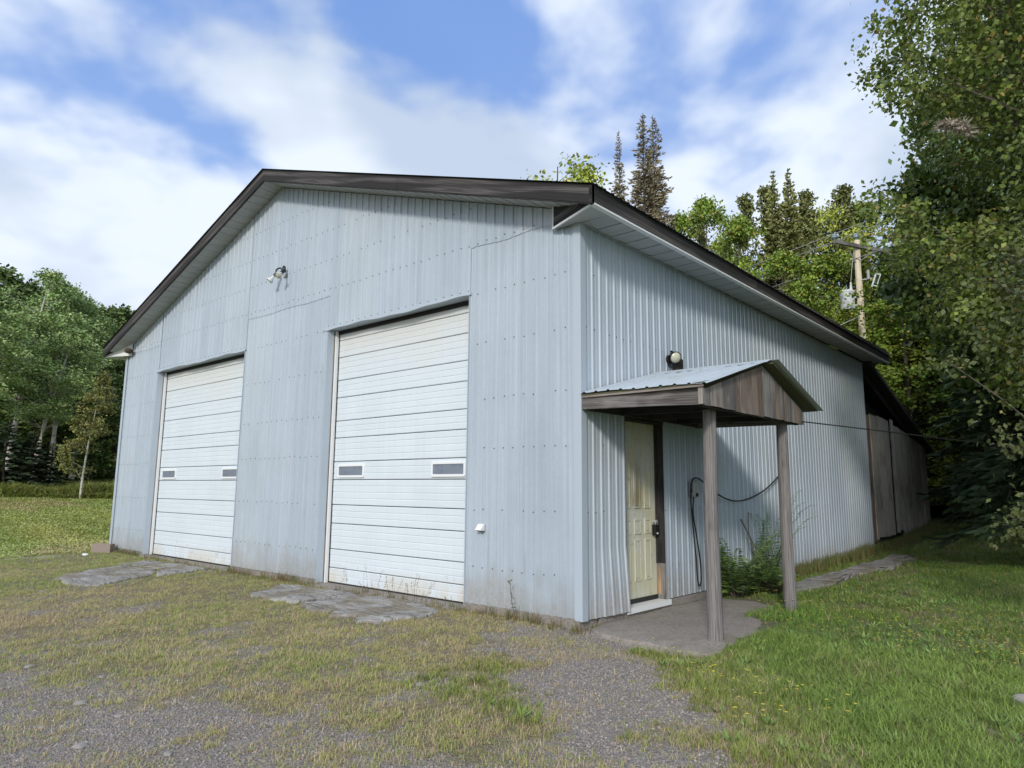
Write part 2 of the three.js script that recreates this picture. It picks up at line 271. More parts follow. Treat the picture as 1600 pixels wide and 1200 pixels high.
{
  const line = (stops) => { const a = []; for (let i = 0; i + 2 < stops.length; i += 2) { const n = stops[i + 1]; for (let k = 0; k < n; k++) a.push(mix(stops[i], stops[i + 2], k / n)); } a.push(stops[stops.length - 1]); return a; };
  const X = line([-420, 6, -120, 12, -60, 40, -14, 190, 6, 24, 12, 14, 40, 10, 420]), Z = line([-420, 6, -120, 14, -45, 60, -14, 100, -1, 110, 6.5, 14, 16, 8, 60, 6, 420]);
  const pos = [], col = [], uv = [], idx = [];
  for (const z of Z) for (const x of X) {
    pos.push(x, gh(x, z), z); uv.push(x, z);
    const near = x > -14 && x < 8 && z > -14 && z < 8, g = near ? gravel(x, z) : 0, l = lush(x, z);
    const far = sst(-11, -20, x), pt = fbm(x * 0.25, z * 0.6, 4, 350);
    let t = mix3(dry, green, l); t = mix3(t, mix3(pale, [0.29, 0.225, 0.115], sst(0.5, 0.68, pt)), far * (0.55 + 0.45 * sst(0.4, 0.6, n2(x * 0.15, z * 0.5, 61))));
    if (near) t = mix3(t, soil, 0.55);
    const c = mix3(t, grv, g); col.push(...c);
  }
  for (let j = 0; j + 1 < Z.length; j++) for (let i = 0; i + 1 < X.length; i++) { const k = j * X.length + i; idx.push(k, k + X.length, k + 1, k + 1, k + X.length, k + X.length + 1); }
  const g = new THREE.BufferGeometry(); g.setAttribute('position', new THREE.Float32BufferAttribute(pos, 3)); g.setAttribute('color', new THREE.Float32BufferAttribute(col, 3)); g.setAttribute('uv', new THREE.Float32BufferAttribute(uv, 2)); g.setIndex(idx); g.computeVertexNormals();
  const m = std({ vertexColors: true, roughness: 1, map: tex(1024, 1024, (u, v) => { const a = pf(u, v, 12, 12, 4, 3), f = pf(u, v, 150, 150, 2, 4), w = pf(u, v, 60, 60, 2, 14), s = sst(0.66, 0.8, pf(u, v, 90, 90, 1, 9)); const k = 0.55 + 0.25 * a + 0.55 * f * (0.6 + 0.6 * w) + s * 0.35; return [k, k * 0.985, k * 0.98]; }, 1 / 1.9, 1 / 1.9), bumpMap: tex(1024, 1024, (u, v) => pf(u, v, 110, 110, 2, 24) * 0.7 + pf(u, v, 20, 20, 3, 25) * 0.3, 1 / 1.7, 1 / 1.7, false), bumpScale: 0.03 });
  const o = mesh('ground', g, m); o.userData = { kind: 'structure', label: 'sparse grass and gravel yard rising to a mown field', category: 'ground' };
}
// ---------------------------------------------------------------- the garage
const W = 12.771, EAVE = 4.476, SL = 0.334, RX = -W / 2, L = 11.15, YB = 0.045;
const soffitY = x => EAVE + SL * (x > RX ? -x : x + W);
// ribbed steel sheet between u0 and u1; rib spacing 0.1524; at(u, y, d) places a point
function sheetGeo(u0, u1, bot, top, at, lift = 0, rows = 3, kick = null) {
  const P = [], pitch = 0.1524, add = (u, d) => { if (u > u0 + 1e-4 && u < u1 - 1e-4) P.push([u, d + lift]); };
  P.push([u0, lift]);
  for (let k = Math.floor(u0 / pitch) - 1; k * pitch < u1 + pitch; k++) { const c = (k + 0.5) * pitch; add(c - 0.021, 0); add(c - 0.011, 0.014); add(c + 0.011, 0.014); add(c + 0.021, 0); add(c + 0.066, 0.0); add(c + 0.0715, 0.003); add(c + 0.077, 0); }
  add(RX, 0);
  P.push([u1, lift]); P.sort((a, b) => a[0] - b[0]);
  const pos = [], uv = [], idx = [];
  for (let i = 0; i + 1 < P.length; i++) for (let j = 0; j < rows; j++) {
    const q = [[i, j], [i + 1, j], [i + 1, j + 1], [i, j + 1]].map(([a, b]) => { const u = P[a][0], y = mix(bot(u), top(u), b / rows); return [u, y, P[a][1] + (kick ? kick(u, y) : 0)]; });
    const k = pos.length / 3; for (const c of q) { pos.push(...at(...c)); uv.push(c[0], c[1]); } idx.push(k, k + 1, k + 2, k, k + 2, k + 3);
  }
  const g = new THREE.BufferGeometry(); g.setAttribute('position', new THREE.Float32BufferAttribute(pos, 3)); g.setAttribute('uv', new THREE.Float32BufferAttribute(uv, 2)); g.setIndex(idx); g.computeVertexNormals(); return g;
}
const atFront = (u, y, d) => [u, y, d], atSide = (u, y, d) => [d, y, -u];
const garage = thing('garage', 'large pale blue ribbed steel garage with two tall white overhead doors', 'garage');
const steels = [M.steel, M.steelB, M.steelC, M.steel, M.steelB];
const D1 = [-10.98, -7.317], D2 = [-4.76, -1.70], HD = 3.80;
{
  const fw = group('front_wall', garage), put = (u0, u1, b, t, lift, k) => mesh('cladding_sheet', sheetGeo(u0, u1, b, t, atFront, lift), steels[k % 5], fw);
  const c = v => () => v; let k = 0;
  // lower sheets between the doors, 0.914 m cover width
  const runs = [[-W, D1[0]], [D1[1], D2[0]], [D2[1], 0]];
  runs.forEach(([a, b], ri) => { const n = Math.max(1, Math.round((b - a) / 0.914)); for (let i = 0; i < n; i++) { const u0 = mix(a, b, i / n), u1 = mix(a, b, (i + 1) / n) + (i < n - 1 ? 0.02 : 0); put(u0, u1, c(YB), ri === 2 ? c(4.43) : u => Math.min(4.40, soffitY(u) - 0.01), (i % 2) * 0.0015, k++); } });
  // upper sheets lap over them and run to the soffit; over the doors they run down to the opening
  const up = []; for (let i = 0; i <= 14; i++) up.push(-W + i * W / 14);
  const cuts = [...new Set([...up, D1[0], D1[1], D2[0], D2[1]].map(v => +v.toFixed(3)))].sort((a, b) => a - b);
  for (let i = 0; i + 1 < cuts.length; i++) {
    const u0 = cuts[i], u1 = cuts[i + 1]; if (u1 - u0 < 0.05) continue; const m = (u0 + u1) / 2, over = (m > D1[0] && m < D1[1]) || (m > D2[0] && m < D2[1]);
    const b = over ? c(HD + 0.004) : m > D2[1] ? u => 4.41 + 0.012 * Math.sin(u * 7) : u => 4.35 + 0.008 * Math.sin(u * 5) - 0.012 * (u + 7) * 0.3;
    if (soffitY(m) < 4.5) continue;
    put(u0, u1 + 0.012, b, u => soffitY(u) - 0.004, 0.0075 + (i % 2) * 0.0015, k++);
  }
  const sw = group('side_wall', garage), d0 = 0.86, d1 = 1.765;
  const n = 12; for (let i = 0; i < n; i++) {
    let u0 = 0.001 + i * L / n, u1 = 0.001 + (i + 1) * L / n + (i < n - 1 ? 0.02 : 0); const ps = [];
    if (u0 < d0) ps.push([u0, d0, YB], [d0, u1, 2.24]); else if (u0 < d1) { ps.push([u0, d1, 2.24], [d1, u1, YB + 0.03]); } else ps.push([u0, u1, YB + 0.03]);
    for (const [a, b, y] of ps) mesh('cladding_sheet', sheetGeo(a, b, c(y), c(4.336), atSide, (i % 2) * 0.0015, 6, a < 0.5 ? (u, yy) => 0.05 * sst(0.35, 0.0, yy) * sst(0.02, 0.6, u) : null), steels[(i + 2) % 5], sw);
  }
  // plain far walls, slab edge and the boarded-out shell behind the cladding
  mesh('rear_cladding', [box(-W - 0.02, -W - 0.002, -0.1, 4.33, -L, 0), box(-W, 0, -0.1, 4.3, -L - 0.02, -L)], M.steel, garage);
  mesh('foundation', [box(-W + 0.03, D1[0] - .003, -0.4, YB + 0.02, -0.2, -0.012), box(D1[0] - .002, D1[1] + .002, -0.4, -0.012, -0.4, 0.07), box(D1[1] + .003, D2[0] - .003, -0.4, YB + 0.02, -0.2, -0.008), box(D2[0] - .002, D2[1] + .002, -0.4, -0.008, -0.4, 0.10), box(D2[1] + .003, -0.02, -0.4, YB + .01, -0.3, 0.012), box(-0.3, 0.012, -0.4, YB + 0.02, -L + .01, -0.32)], M.concrete, garage);
  mesh('shell', [box(-W + 0.02, -0.2, -0.3, 4.25, -L + 0.02, -0.27), prism([[-W + 0.2, 4.25], [-0.2, 4.25], [RX, 6.45]], 'z', -L + 0.02, -0.05), box(-0.2, -0.03, 2.3, 4.25, -L + 0.02, -0.05), box(-0.2, -0.03, 0.0, 4.25, -L + 0.02, -1.95), box(-0.2, -0.03, 0.0, 2.3, -0.82, -0.05),
    box(-W + .02, D1[0] - .14, 0, 4.3, -.27, -.05), box(D1[1] + .03, D2[0] - .14, 0, 4.3, -.27, -.05), box(D2[1] + .03, -.2, 0, 4.3, -.27, -.05), box(D1[0] - .14, D1[1] + .03, HD + .06, 4.4, -.27, -.05), box(D2[0] - .14, D2[1] + .03, HD + .06, 4.4, -.27, -.05)], M.blackWood, garage);
  // corner and opening trim
  mesh('corner_trim', [box(-0.075, 0.026, YB - 0.005, 4.40, 0.019, 0.026), box(0.0195, 0.0262, YB - 0.005, 4.33, -0.075, 0.0186)], M.trim, garage);
  mesh('corner_trim', [box(-W - 0.03, -W + 0.075, YB - 0.005, 4.40, 0.019, 0.026), box(-W - 0.036, -W - 0.03, YB, 4.33, -0.075, 0.026)], M.trim, garage);
  for (const [a, b] of [D1, D2]) {
    mesh('opening_trim', box(a - 0.006, a, 0.0, HD, -0.11, 0.022), M.trim, garage); mesh('opening_trim', box(b, b + 0.006, 0.0, HD, -0.16, 0.022), M.trim, garage);
    // bent drip flashing over the opening, wavy lower lip
    const P = []; for (let i = 0; i <= 24; i++) P.push(mix(a - 0.06, b + 0.02, i / 24));
    const fl = P.slice(0, -1).map((u, i) => { const w = v => 0.012 * Math.sin(v * 3.1 + a) + 0.006 * Math.sin(v * 9.3); return prism([[u, HD - 0.006 + w(u)], [P[i + 1], HD - 0.006 + w(P[i + 1])], [P[i + 1], HD + 0.02], [u, HD + 0.02]], 'z', 0.026, 0.03, 0); });
    mesh('drip_flashing', fl, M.trim, garage);
    mesh('header', box(a - 0.13, b + 0.03, HD + 0.004, HD + 0.05, -0.26, 0.02), M.trim, garage);
    mesh('jamb', box(a - 0.10, a + 0.034, -0.007, HD - 0.004, -0.164, -0.112), M.white, garage);
    mesh('jamb_edge', box(a + 0.001, a + 0.009, 0.0, HD - 0.02, -0.111, -0.098), M.brownWood, garage);
    mesh('weather_strip', [box(a - 0.115, b + 0.03, HD - 0.055, HD, -0.168, -0.15), box(a + 0.02, a + 0.048, 0.001, HD - 0.056, -0.172, -0.1645), box(b - 0.004, b + 0.03, 0, HD - 0.05, -0.172, -0.15)], M.rubber, garage);
  }
}
{ // overhead doors: ribbed sections one above the other, two small windows each
  const ys = [0.0, 0.21, 0.48, 0.855, 1.13, 1.50, 1.77, 2.13, 2.39, 2.75, 3.02, 3.38, 3.65, 3.86];
  const make = (a, b, label, wins) => {
    const door = group('garage_door', garage); door.userData.label = label;
    const x0 = a - 0.09, x1 = b + 0.05, z = -0.175;
    for (let i = 0; i + 1 < ys.length; i++) {
      const y0 = ys[i] + (i ? 0.006 : 0), y1 = ys[i + 1] - 0.004, prof = [[y0, -0.035], [y0, -0.006], [y0 + 0.008, 0]], n = Math.round((y1 - y0) / 0.09);
      for (let k = 1; k < n; k++) { const c = mix(y0, y1, k / n); prof.push([c - 0.009, 0], [c, -0.005], [c + 0.009, 0]); }
      prof.push([y1 - 0.008, 0], [y1, -0.006], [y1, -0.035]);
      const pos = [], uv = [], idx = [], S = 6;
      for (let j = 0; j + 1 < prof.length; j++) for (let s = 0; s < S; s++) {
        const k = pos.length / 3;
        for (const [q, t] of [[j, s], [j, s + 1], [j + 1, s + 1], [j + 1, s]]) { const x = mix(x0, x1, t / S), [y, d] = prof[q]; pos.push(x, y + (i === 0 && q < 2 ? 0 : 0), z + d + 0.003 * Math.sin(x * 2.1 + i)); uv.push((x - x0) / (x1 - x0), y / 3.86); }
        idx.push(k, k + 1, k + 2, k, k + 2, k + 3);
      }
      const g = new THREE.BufferGeometry(); g.setAttribute('position', new THREE.Float32BufferAttribute(pos, 3)); g.setAttribute('uv', new THREE.Float32BufferAttribute(uv, 2)); g.setIndex(idx); g.computeVertexNormals();
      mesh('door_section', g, M.door, door);
    }
    mesh('bottom_seal', box(x0, x1, -0.006, 0.012, z - 0.03, z + 0.008), M.rubber, door);
    for (const [wx0, wx1] of wins) {
      const rr = (ax, bx, ay, by, r) => { const s = new THREE.Shape(); s.moveTo(ax + r, ay); s.lineTo(bx - r, ay); s.quadraticCurveTo(bx, ay, bx, ay + r); s.lineTo(bx, by - r); s.quadraticCurveTo(bx, by, bx - r, by); s.lineTo(ax + r, by); s.quadraticCurveTo(ax, by, ax, by - r); s.lineTo(ax, ay + r); s.quadraticCurveTo(ax, ay, ax + r, ay); return s; };
      const f = rr(wx0, wx1, 1.535, 1.725, 0.03); f.holes.push(rr(wx0 + 0.026, wx1 - 0.026, 1.561, 1.699, 0.018));
      const g = new THREE.ExtrudeGeometry(f, { depth: 0.02, bevelEnabled: true, bevelSize: 0.004, bevelThickness: 0.004, bevelSegments: 2, curveSegments: 5 }); g.translate(0, 0, z - 0.002);
      mesh('window_frame', g, M.white, door);
      const p = new THREE.ExtrudeGeometry(rr(wx0 + 0.02, wx1 - 0.02, 1.556, 1.704, 0.015), { depth: 0.006, bevelEnabled: false }); p.translate(0, 0, z + 0.006);
      const q = p.attributes.position, uv = []; for (let i = 0; i < q.count; i++) uv.push((q.getX(i) - wx0) / 0.6, (q.getY(i) - 1.5) / 0.3); p.setAttribute('uv', new THREE.Float32BufferAttribute(uv, 2));
      mesh('window_pane', p, M.glass, door);
    }
  };
  make(...D1, 'shorter-looking far white overhead door', [[-10.80, -10.15], [-8.22, -7.57]]);
  make(...D2, 'nearer white overhead door', [[-4.60, -3.96], [-2.52, -1.89]]);
}
{ // roof, fascia and soffits
  const OZ = 0.385, ZB = -L - 0.62, OX = 0.435, len = Math.hypot(OX - RX, SL * (OX - RX));
  const rtop = x => EAVE + 0.205 + SL * (x > RX ? -x : x + W);
  for (const s of [1, -1]) {
    const rf = group('roof', garage), n = 13, zz = OZ + 0.03 - ZB;
    for (let i = 0; i < n; i++) {
      const at = (u, y, d) => { const x = RX + s * y; return [x, rtop(x) + d + 0.004, OZ + 0.03 - u]; };
      mesh('roof_sheet', sheetGeo(i * zz / n, (i + 1) * zz / n + 0.01, () => 0, () => OX + 0.035 - RX, at, (i % 2) * 0.002, 2), M.roof, rf);
    }
    // rake boards at the front, in two lengths
    const rake = (xa, xb, z0, z1, m) => {
      const A = RX + s * xa, B = RX + s * xb, up = SL / Math.hypot(1, SL), pts = [[A, soffitY(A) - 0.0 + (s > 0 ? 0 : 0)], [B, EAVE + SL * (-(B > RX ? B : -W - B))], [B, EAVE + SL * (-(B > RX ? B : -W - B)) + 0.2], [A, soffitY(A) + 0.2]];
      const g = prism(pts, 'z', z0, z1, 0), p = g.attributes.position, uv = g.attributes.uv; for (let i = 0; i < p.count; i++) { const dx = (p.getX(i) - RX) * s; uv.setXY(i, dx * 1.05 + s * 3.3, p.getY(i) + SL * dx + p.getZ(i)); }
      mesh('rake_board', g, m, garage);
    };
    rake(0, 3.62, OZ - 0.04, OZ, M.darkWood); rake(3.626, OX - RX, OZ - 0.04, OZ, M.darkWood);
    mesh('rake_molding', prism([[RX, soffitY(RX) - 0.014], [RX + s * (OX - RX - 0.02), EAVE - SL * (OX - 0.02) - 0.014], [RX + s * (OX - RX - 0.02), EAVE - SL * (OX - .02) - 0.002], [RX, soffitY(RX) - 0.002]], 'z', OZ - 0.03, OZ - 0.006, 0), M.blackWood, garage);
    // rake soffit strips, each running from wall to board
    const rs = group('rake_soffit', garage), ns = 66;
    for (let i = 0; i < ns; i++) {
      const a = i * 6.55 / ns + 0.003, b = (i + 1) * 6.55 / ns - 0.003, dy = (i % 2) * 0.004; const A = RX + s * a, B = RX + s * b;
      const ya = soffitY(RX) - SL * a + 0.004 + dy, yb = soffitY(RX) - SL * b + 0.004 + dy;
      mesh('soffit_panel', prism([[A, ya], [B, yb], [B, yb + 0.012], [A, ya + 0.012]], 'z', -0.06, OZ - 0.042), M.soffit, rs);
    }
    mesh('soffit_backing', prism([[RX, soffitY(RX) + 0.03], [RX + s * 6.8, soffitY(RX) + 0.03 - SL * 6.8], [RX + s * 6.8, soffitY(RX) + 0.05 - SL * 6.8], [RX, soffitY(RX) + 0.05]], 'z', -0.3, OZ - 0.045), M.blackWood, garage);
    // eave board along the side and its boxed soffit
    const sx = v => s > 0 ? v : -W - v, e = (a, b) => s > 0 ? [a, b] : [sx(b), sx(a)];
    const eb = (z0, z1) => { const yT = z => 4.535 + 0.10 * (OZ - z) / (OZ - ZB), yB = z => 4.335 + 0.055 * (OZ - z) / (OZ - ZB); const g = prism([[z0, yB(z0)], [z1, yB(z1)], [z1, yT(z1)], [z0, yT(z0)]], 'x', ...e(OX - 0.04, OX), 2); return mesh('eave_board', g, M.darkWood, garage); };
    eb(OZ, -3.95); eb(-3.956, -8.1); eb(-8.106, ZB);
    const es = group('eave_soffit', garage), ne = 78, zf = x => mix(0.05, OZ - 0.002, Math.min(1, Math.max(0, (x + 0.33) / 0.74)));
    for (let i = 0; i < ne; i++) {
      const za = -i * (L + 0.55) / ne - 0.004, zb = -(i + 1) * (L + 0.55) / ne + 0.004, rise = z => 0.055 * (OZ - z) / (OZ - ZB) * 0.9, dy = (i % 2) * 0.006;
      mesh('soffit_panel', prism([[za, 4.33 + rise(za) + dy], [zb, 4.33 + rise(zb) + dy], [zb, 4.342 + rise(zb) + dy], [za, 4.342 + rise(za) + dy]], 'x', ...e(0.022, OX - 0.042), 0), M.soffit, es);
    }
    // the return at the front corner: a short soffit flap, its closure and white edging
    const flap = [[-0.33, 0.045], [OX - 0.042, OZ - 0.042], [OX - 0.042, 0], [-0.33, 0.032]].map(([x, z]) => [sx(x), z]);
    mesh('soffit_panel', prism(flap, 'y', 4.33, 4.338, 0), M.soffit, es);
    const wall = (pa, pb, y0, y1a, y1b, t, m, nm) => { const d = V(pb[0] - pa[0], 0, pb[1] - pa[1]).normalize(), nx = -d.z * t, nz = d.x * t; const P = [[pa[0], y0, pa[1]], [pb[0], y0, pb[1]], [pb[0], y1b, pb[1]], [pa[0], y1a, pa[1]]], Q = P.map(([x, y, z]) => [x + nx, y, z + nz]); const f = (...k) => k, all = [...P, ...Q], F = [f(0, 1, 2), f(0, 2, 3), f(4, 6, 5), f(4, 7, 6), f(0, 4, 5), f(0, 5, 1), f(3, 2, 6), f(3, 6, 7), f(0, 3, 7), f(0, 7, 4), f(1, 5, 6), f(1, 6, 2)]; const g = new THREE.BufferGeometry(); g.setAttribute('position', new THREE.Float32BufferAttribute(F.flat().flatMap(i => all[i]), 3)); mesh(nm, uvBox(g, R0(), R0(), 0), m, garage); };
    const pa = [sx(-0.33), 0.05], pb = [sx(OX - 0.03), OZ - 0.045];
    wall(pa, pb, 4.345, 4.60, 4.36, 0.01, s > 0 ? M.darkWood : M.white, 'return_closure');
    wall(pa, pb, 4.322, 4.345, 4.345, 0.016, M.white, 'white_edging');
    mesh('white_edging', box(sx(-0.338), sx(-0.322), 4.322, 4.60, 0.04, 0.064), M.white, garage);
    mesh('white_edging', prism([[OZ - 0.04, 4.322], [ZB, 4.37], [ZB, 4.389], [OZ - 0.04, 4.341]], 'x', ...e(OX - 0.055, OX + 0.005), 2), M.white, garage);
    mesh('wall_molding', box(...e(0.02, 0.034), 4.318, 4.334, -L, -0.08), M.grey, garage);
  }
  mesh('rear_gable', prism([[-W, 4.3], [0, 4.3], [OX, 4.5], [RX, soffitY(RX)], [-W - OX, 4.5]], 'z', ZB, ZB + 0.04, 0), M.darkWood, garage);
  const S = 0.007, scr = [];
  const head = (x, y, z, side) => { const g = new THREE.CylinderGeometry(0.006, 0.0088, 0.007, 6, 1); if (side) g.rotateZ(-Math.PI / 2); else g.rotateX(Math.PI / 2); g.translate(x, y, z); scr.push(g); };
  const rows = [0.47, 1.14, 1.86, 2.46, 3.16, 3.80, 4.46, 4.95, 5.45, 5.95], RS = rng(5);
  for (let k = -84; k < 0; k++) { const x = (k + 0.5) * 0.1524 + 0.035; for (const y of rows) { if (y > soffitY(x) - 0.08 || ((x > D1[0] - .04 && x < D1[1] + .04 || x > D2[0] - .04 && x < D2[1] + .04) && y < HD + 0.03)) { if (!(y === 3.80)) continue; if (y > soffitY(x) - .08) continue; head(x, 3.86, 0.013, 0); continue; } if (RS() < 0.9) head(x + (RS() - 0.5) * 0.02, y + (RS() - 0.5) * 0.025, y > 4.4 ? 0.013 : 0.005, 0); } }
  for (let k = 0; k < 73; k++) { const z = -(k + 0.5) * 0.1524 - 0.035; for (const y of rows.slice(0, 6)) { if (z > -1.77 && z < -0.84 && y < 2.3) continue; if (RS() < 0.62) head(0.005, y + (RS() - 0.5) * 0.03, z, 1); } }
  const sm = mesh('screw_heads', scr, M.screw, garage); sm.userData.kind = 'stuff';
}
{ // entry door in the side wall
  const d = group('entry_door', garage); d.userData.label = 'stained cream entry door with moulded panels';
  const z0 = -0.865, z1 = -1.765, x = -0.12, y0 = 0.125, y1 = 2.2;
  const uvd = g => { const p = g.attributes.position, uv = g.attributes.uv; for (let i = 0; i < p.count; i++) uv.setXY(i, (z0 - p.getZ(i)) / 0.9, (p.getY(i) - y0) / (y1 - y0)); return g; };
  mesh('door_slab', uvd(box(x - 0.04, x, y0, y1, z1 + 0.004, z0 - 0.004)), M.entry, d);
  for (let c = 0; c < 3; c++) for (const [a, b] of [[1.17, 2.0], [0.865, 1.04], [0.32, 0.80]]) {
    const zc = -1.085 - c * 0.235, w = 0.072, s = new THREE.Shape(); s.moveTo(-w, a); s.lineTo(w, a); s.lineTo(w, b); s.lineTo(-w, b); s.closePath();
    const hole = new THREE.Path(); hole.moveTo(-w + 0.02, a + 0.02); hole.lineTo(-w + 0.02, b - 0.02); hole.lineTo(w - 0.02, b - 0.02); hole.lineTo(w - 0.02, a + 0.02); hole.closePath(); s.holes.push(hole);
    const g1 = new THREE.ExtrudeGeometry(s, { depth: 0.004, bevelEnabled: true, bevelSize: 0.004, bevelThickness: 0.006, bevelSegments: 2 }); g1.rotateY(Math.PI / 2); g1.translate(x, 0, zc);
    const g2 = new THREE.BoxGeometry(0.012, b - a - 0.07, 2 * w - 0.065); g2.translate(x + 0.002, (a + b) / 2, zc);
    mesh('door_panel', uvd(uvBox(mergeAll([g1, g2]))), M.entry, d);
  }
  mesh('door_sweep', box(x - 0.02, x + 0.014, 0.075, 0.124, z1 + 0.01, z0 - 0.01), M.black, d);
  const lk = group('lock', d); mesh('key_box', new THREE.BoxGeometry(0.05, 0.13, 0.085).translate(x + 0.03, 0.90, -1.70), M.black, lk); mesh('latch', [new THREE.CylinderGeometry(0.022, 0.022, 0.05, 14).rotateZ(Math.PI / 2).translate(x + 0.025, 1.0, -1.70), new THREE.TorusGeometry(0.025, 0.006, 6, 14).rotateY(Math.PI / 2).translate(x + 0.04, 0.975, -1.70)], M.galv, lk); mesh('hasp', new THREE.BoxGeometry(0.012, 0.02, 0.02).translate(x + 0.056, 0.86, -1.695), M.white, lk);
  mesh('door_jamb', [box(-0.16, -0.004, 0.5, 2.2, -1.80, -1.766), box(-0.13, -0.1, 0.5, 2.2, -1.768, -1.745)], M.blackWood, garage);
  mesh('door_jamb', box(-0.16, -0.003, 0.074, 0.497, -1.80, -1.766), M.greyWood, garage);
  mesh('door_jamb', box(-0.16, 0.012, 0.06, 2.25, -0.862, -0.835), M.blackWood, garage);
  mesh('broken_jamb_wood', prism([[-0.105, 0.14], [-0.062, 0.12], [-0.066, 0.40], [-0.075, 0.47], [-0.10, 0.44]], 'z', -1.766, -1.757, 1), M.rawWood, garage);
  mesh('door_head', box(-0.16, 0.012, 2.202, 2.25, -1.766, -0.862), M.blackWood, garage);
  mesh('door_sill', box(-0.16, 0.035, 0.01, 0.072, -1.83, -0.84), M.white, garage);
}
{ // floodlights, vent hood, nest
  const spot = (name, label, p, ry, twin) => {
    const t = thing(name, label, 'floodlight', p, 'floodlights on the garage walls'); t.rotation.y = ry; return t;
  };
  const par = (r, l) => new THREE.LatheGeometry([[0.0, -l], [0.018, -l], [0.022, -l * 0.55], [r * 0.75, -l * 0.2], [r, 0], [r * 1.02, 0.012], [r * 0.96, 0.018]].map(p => new THREE.Vector2(...p)), 18);
  const lens = r => new THREE.SphereGeometry(r * 1.25, 16, 6, 0, 6.29, 0, 0.88).translate(0, -r * 0.75, 0);
  const put = (g, p, dir) => g.applyQuaternion(new THREE.Quaternion().setFromUnitVectors(V(0, 1, 0), V(...dir).normalize())).translate(...p);
  const a = spot('floodlight', 'small twin-bulb floodlight high on the front gable wall', [-6.10, 4.97, 0.012], 0);
  mesh('base_plate', put(new THREE.CylinderGeometry(0.06, 0.065, 0.03, 16), [0, 0, 0.016], [0, 0, 1]), M.galv, a);
  for (const [dx, dir] of [[-0.09, [-0.35, -0.9, 0.55]], [0.09, [0.35, -0.75, 0.75]]]) {
    mesh('arm', tube([[dx * 0.25, 0.02, 0.03], [dx * 0.7, 0.10, 0.07], [dx * 1.15, 0.07, 0.12], [dx * 1.2, 0.0, 0.13]], 0.014, 12, 7), M.black, a);
    mesh('lamp_holder', put(new THREE.CylinderGeometry(0.026, 0.03, 0.08, 12), [dx * 1.2, -0.01, 0.13], dir), M.black, a);
    const c = [dx * 1.2 + dir[0] * 0.13, -0.01 + dir[1] * 0.13, 0.13 + dir[2] * 0.13], b = mesh('bulb', put(par(0.058, 0.1), c, dir), M.bulb, a); mesh('lens', put(lens(0.056), c, dir), dx > 0 ? M.lens : M.bulb, b);
  }
  const s = spot('floodlight', 'black floodlight with one round lamp and brown sensor box above porch roof', [0.014, 3.06, -1.93], Math.PI / 2);
  mesh('base_plate', put(new THREE.CylinderGeometry(0.06, 0.06, 0.03, 14), [0, 0, 0.016], [0, 0, 1]), M.black, s);
  mesh('sensor_box', new THREE.BoxGeometry(0.13, 0.16, 0.09).translate(0.07, -0.075, 0.10), M.brownBox, s);
  mesh('arm', [tube([[0, 0.03, 0.03], [0, 0.08, 0.07], [-0.06, 0.09, 0.08]], 0.015, 8, 6), tube([[0, 0.05, 0.04], [0.04, 0.06, 0.07]], 0.016, 4, 6), new THREE.BoxGeometry(0.13, 0.022, 0.05).translate(0.0, 0.06, 0.09)], M.black, s);
  const dir = [-0.55, -0.28, 0.8], c = [-0.10, -0.005, 0.16]; const h = mesh('lamp', put(par(0.078, 0.13), c, dir), M.black, s); mesh('lens', put(lens(0.076), c, dir), M.lens, h); mesh('bulb', new THREE.SphereGeometry(0.028, 10, 8).translate(0.035, -0.01, 0.13), M.bulb, s);
  const v = thing('vent_hood', 'small white dryer vent hood low on the front wall right of the doors', 'vent', [-1.42, 0.93, 0.018]); v.scale.setScalar(0.72);
  mesh('hood', [prism([[0, 0.06], [0.02, 0.06], [0.10, -0.035], [0.092, -0.045], [0.0, -0.045]], 'x', -0.065, 0.065)], M.white, v); v.children[0].geometry.translate(0, 0, 0);
  mesh('flap', new THREE.BoxGeometry(0.11, 0.006, 0.075).translate(0, -0.05, 0.045), M.black, v);
  const ns = new THREE.SphereGeometry(0.10, 14, 9); { const p = ns.attributes.position; for (let i = 0; i < p.count; i++) { const k = 0.85 + 0.3 * n3(p.getX(i) * 12 + 9, p.getY(i) * 12 + 9, p.getZ(i) * 12 + 9, 4); p.setXYZ(i, p.getX(i) * k * 1.1, p.getY(i) * k * 0.6, p.getZ(i) * k * 0.8); } ns.computeVertexNormals(); }
  const ne = mesh('bird_nest', ns, M.nest); ne.position.set(-12.40, 4.41, 0.14); tag(ne, 'brown mud bird nest tucked under the left eave of the garage', 'bird nest');
}
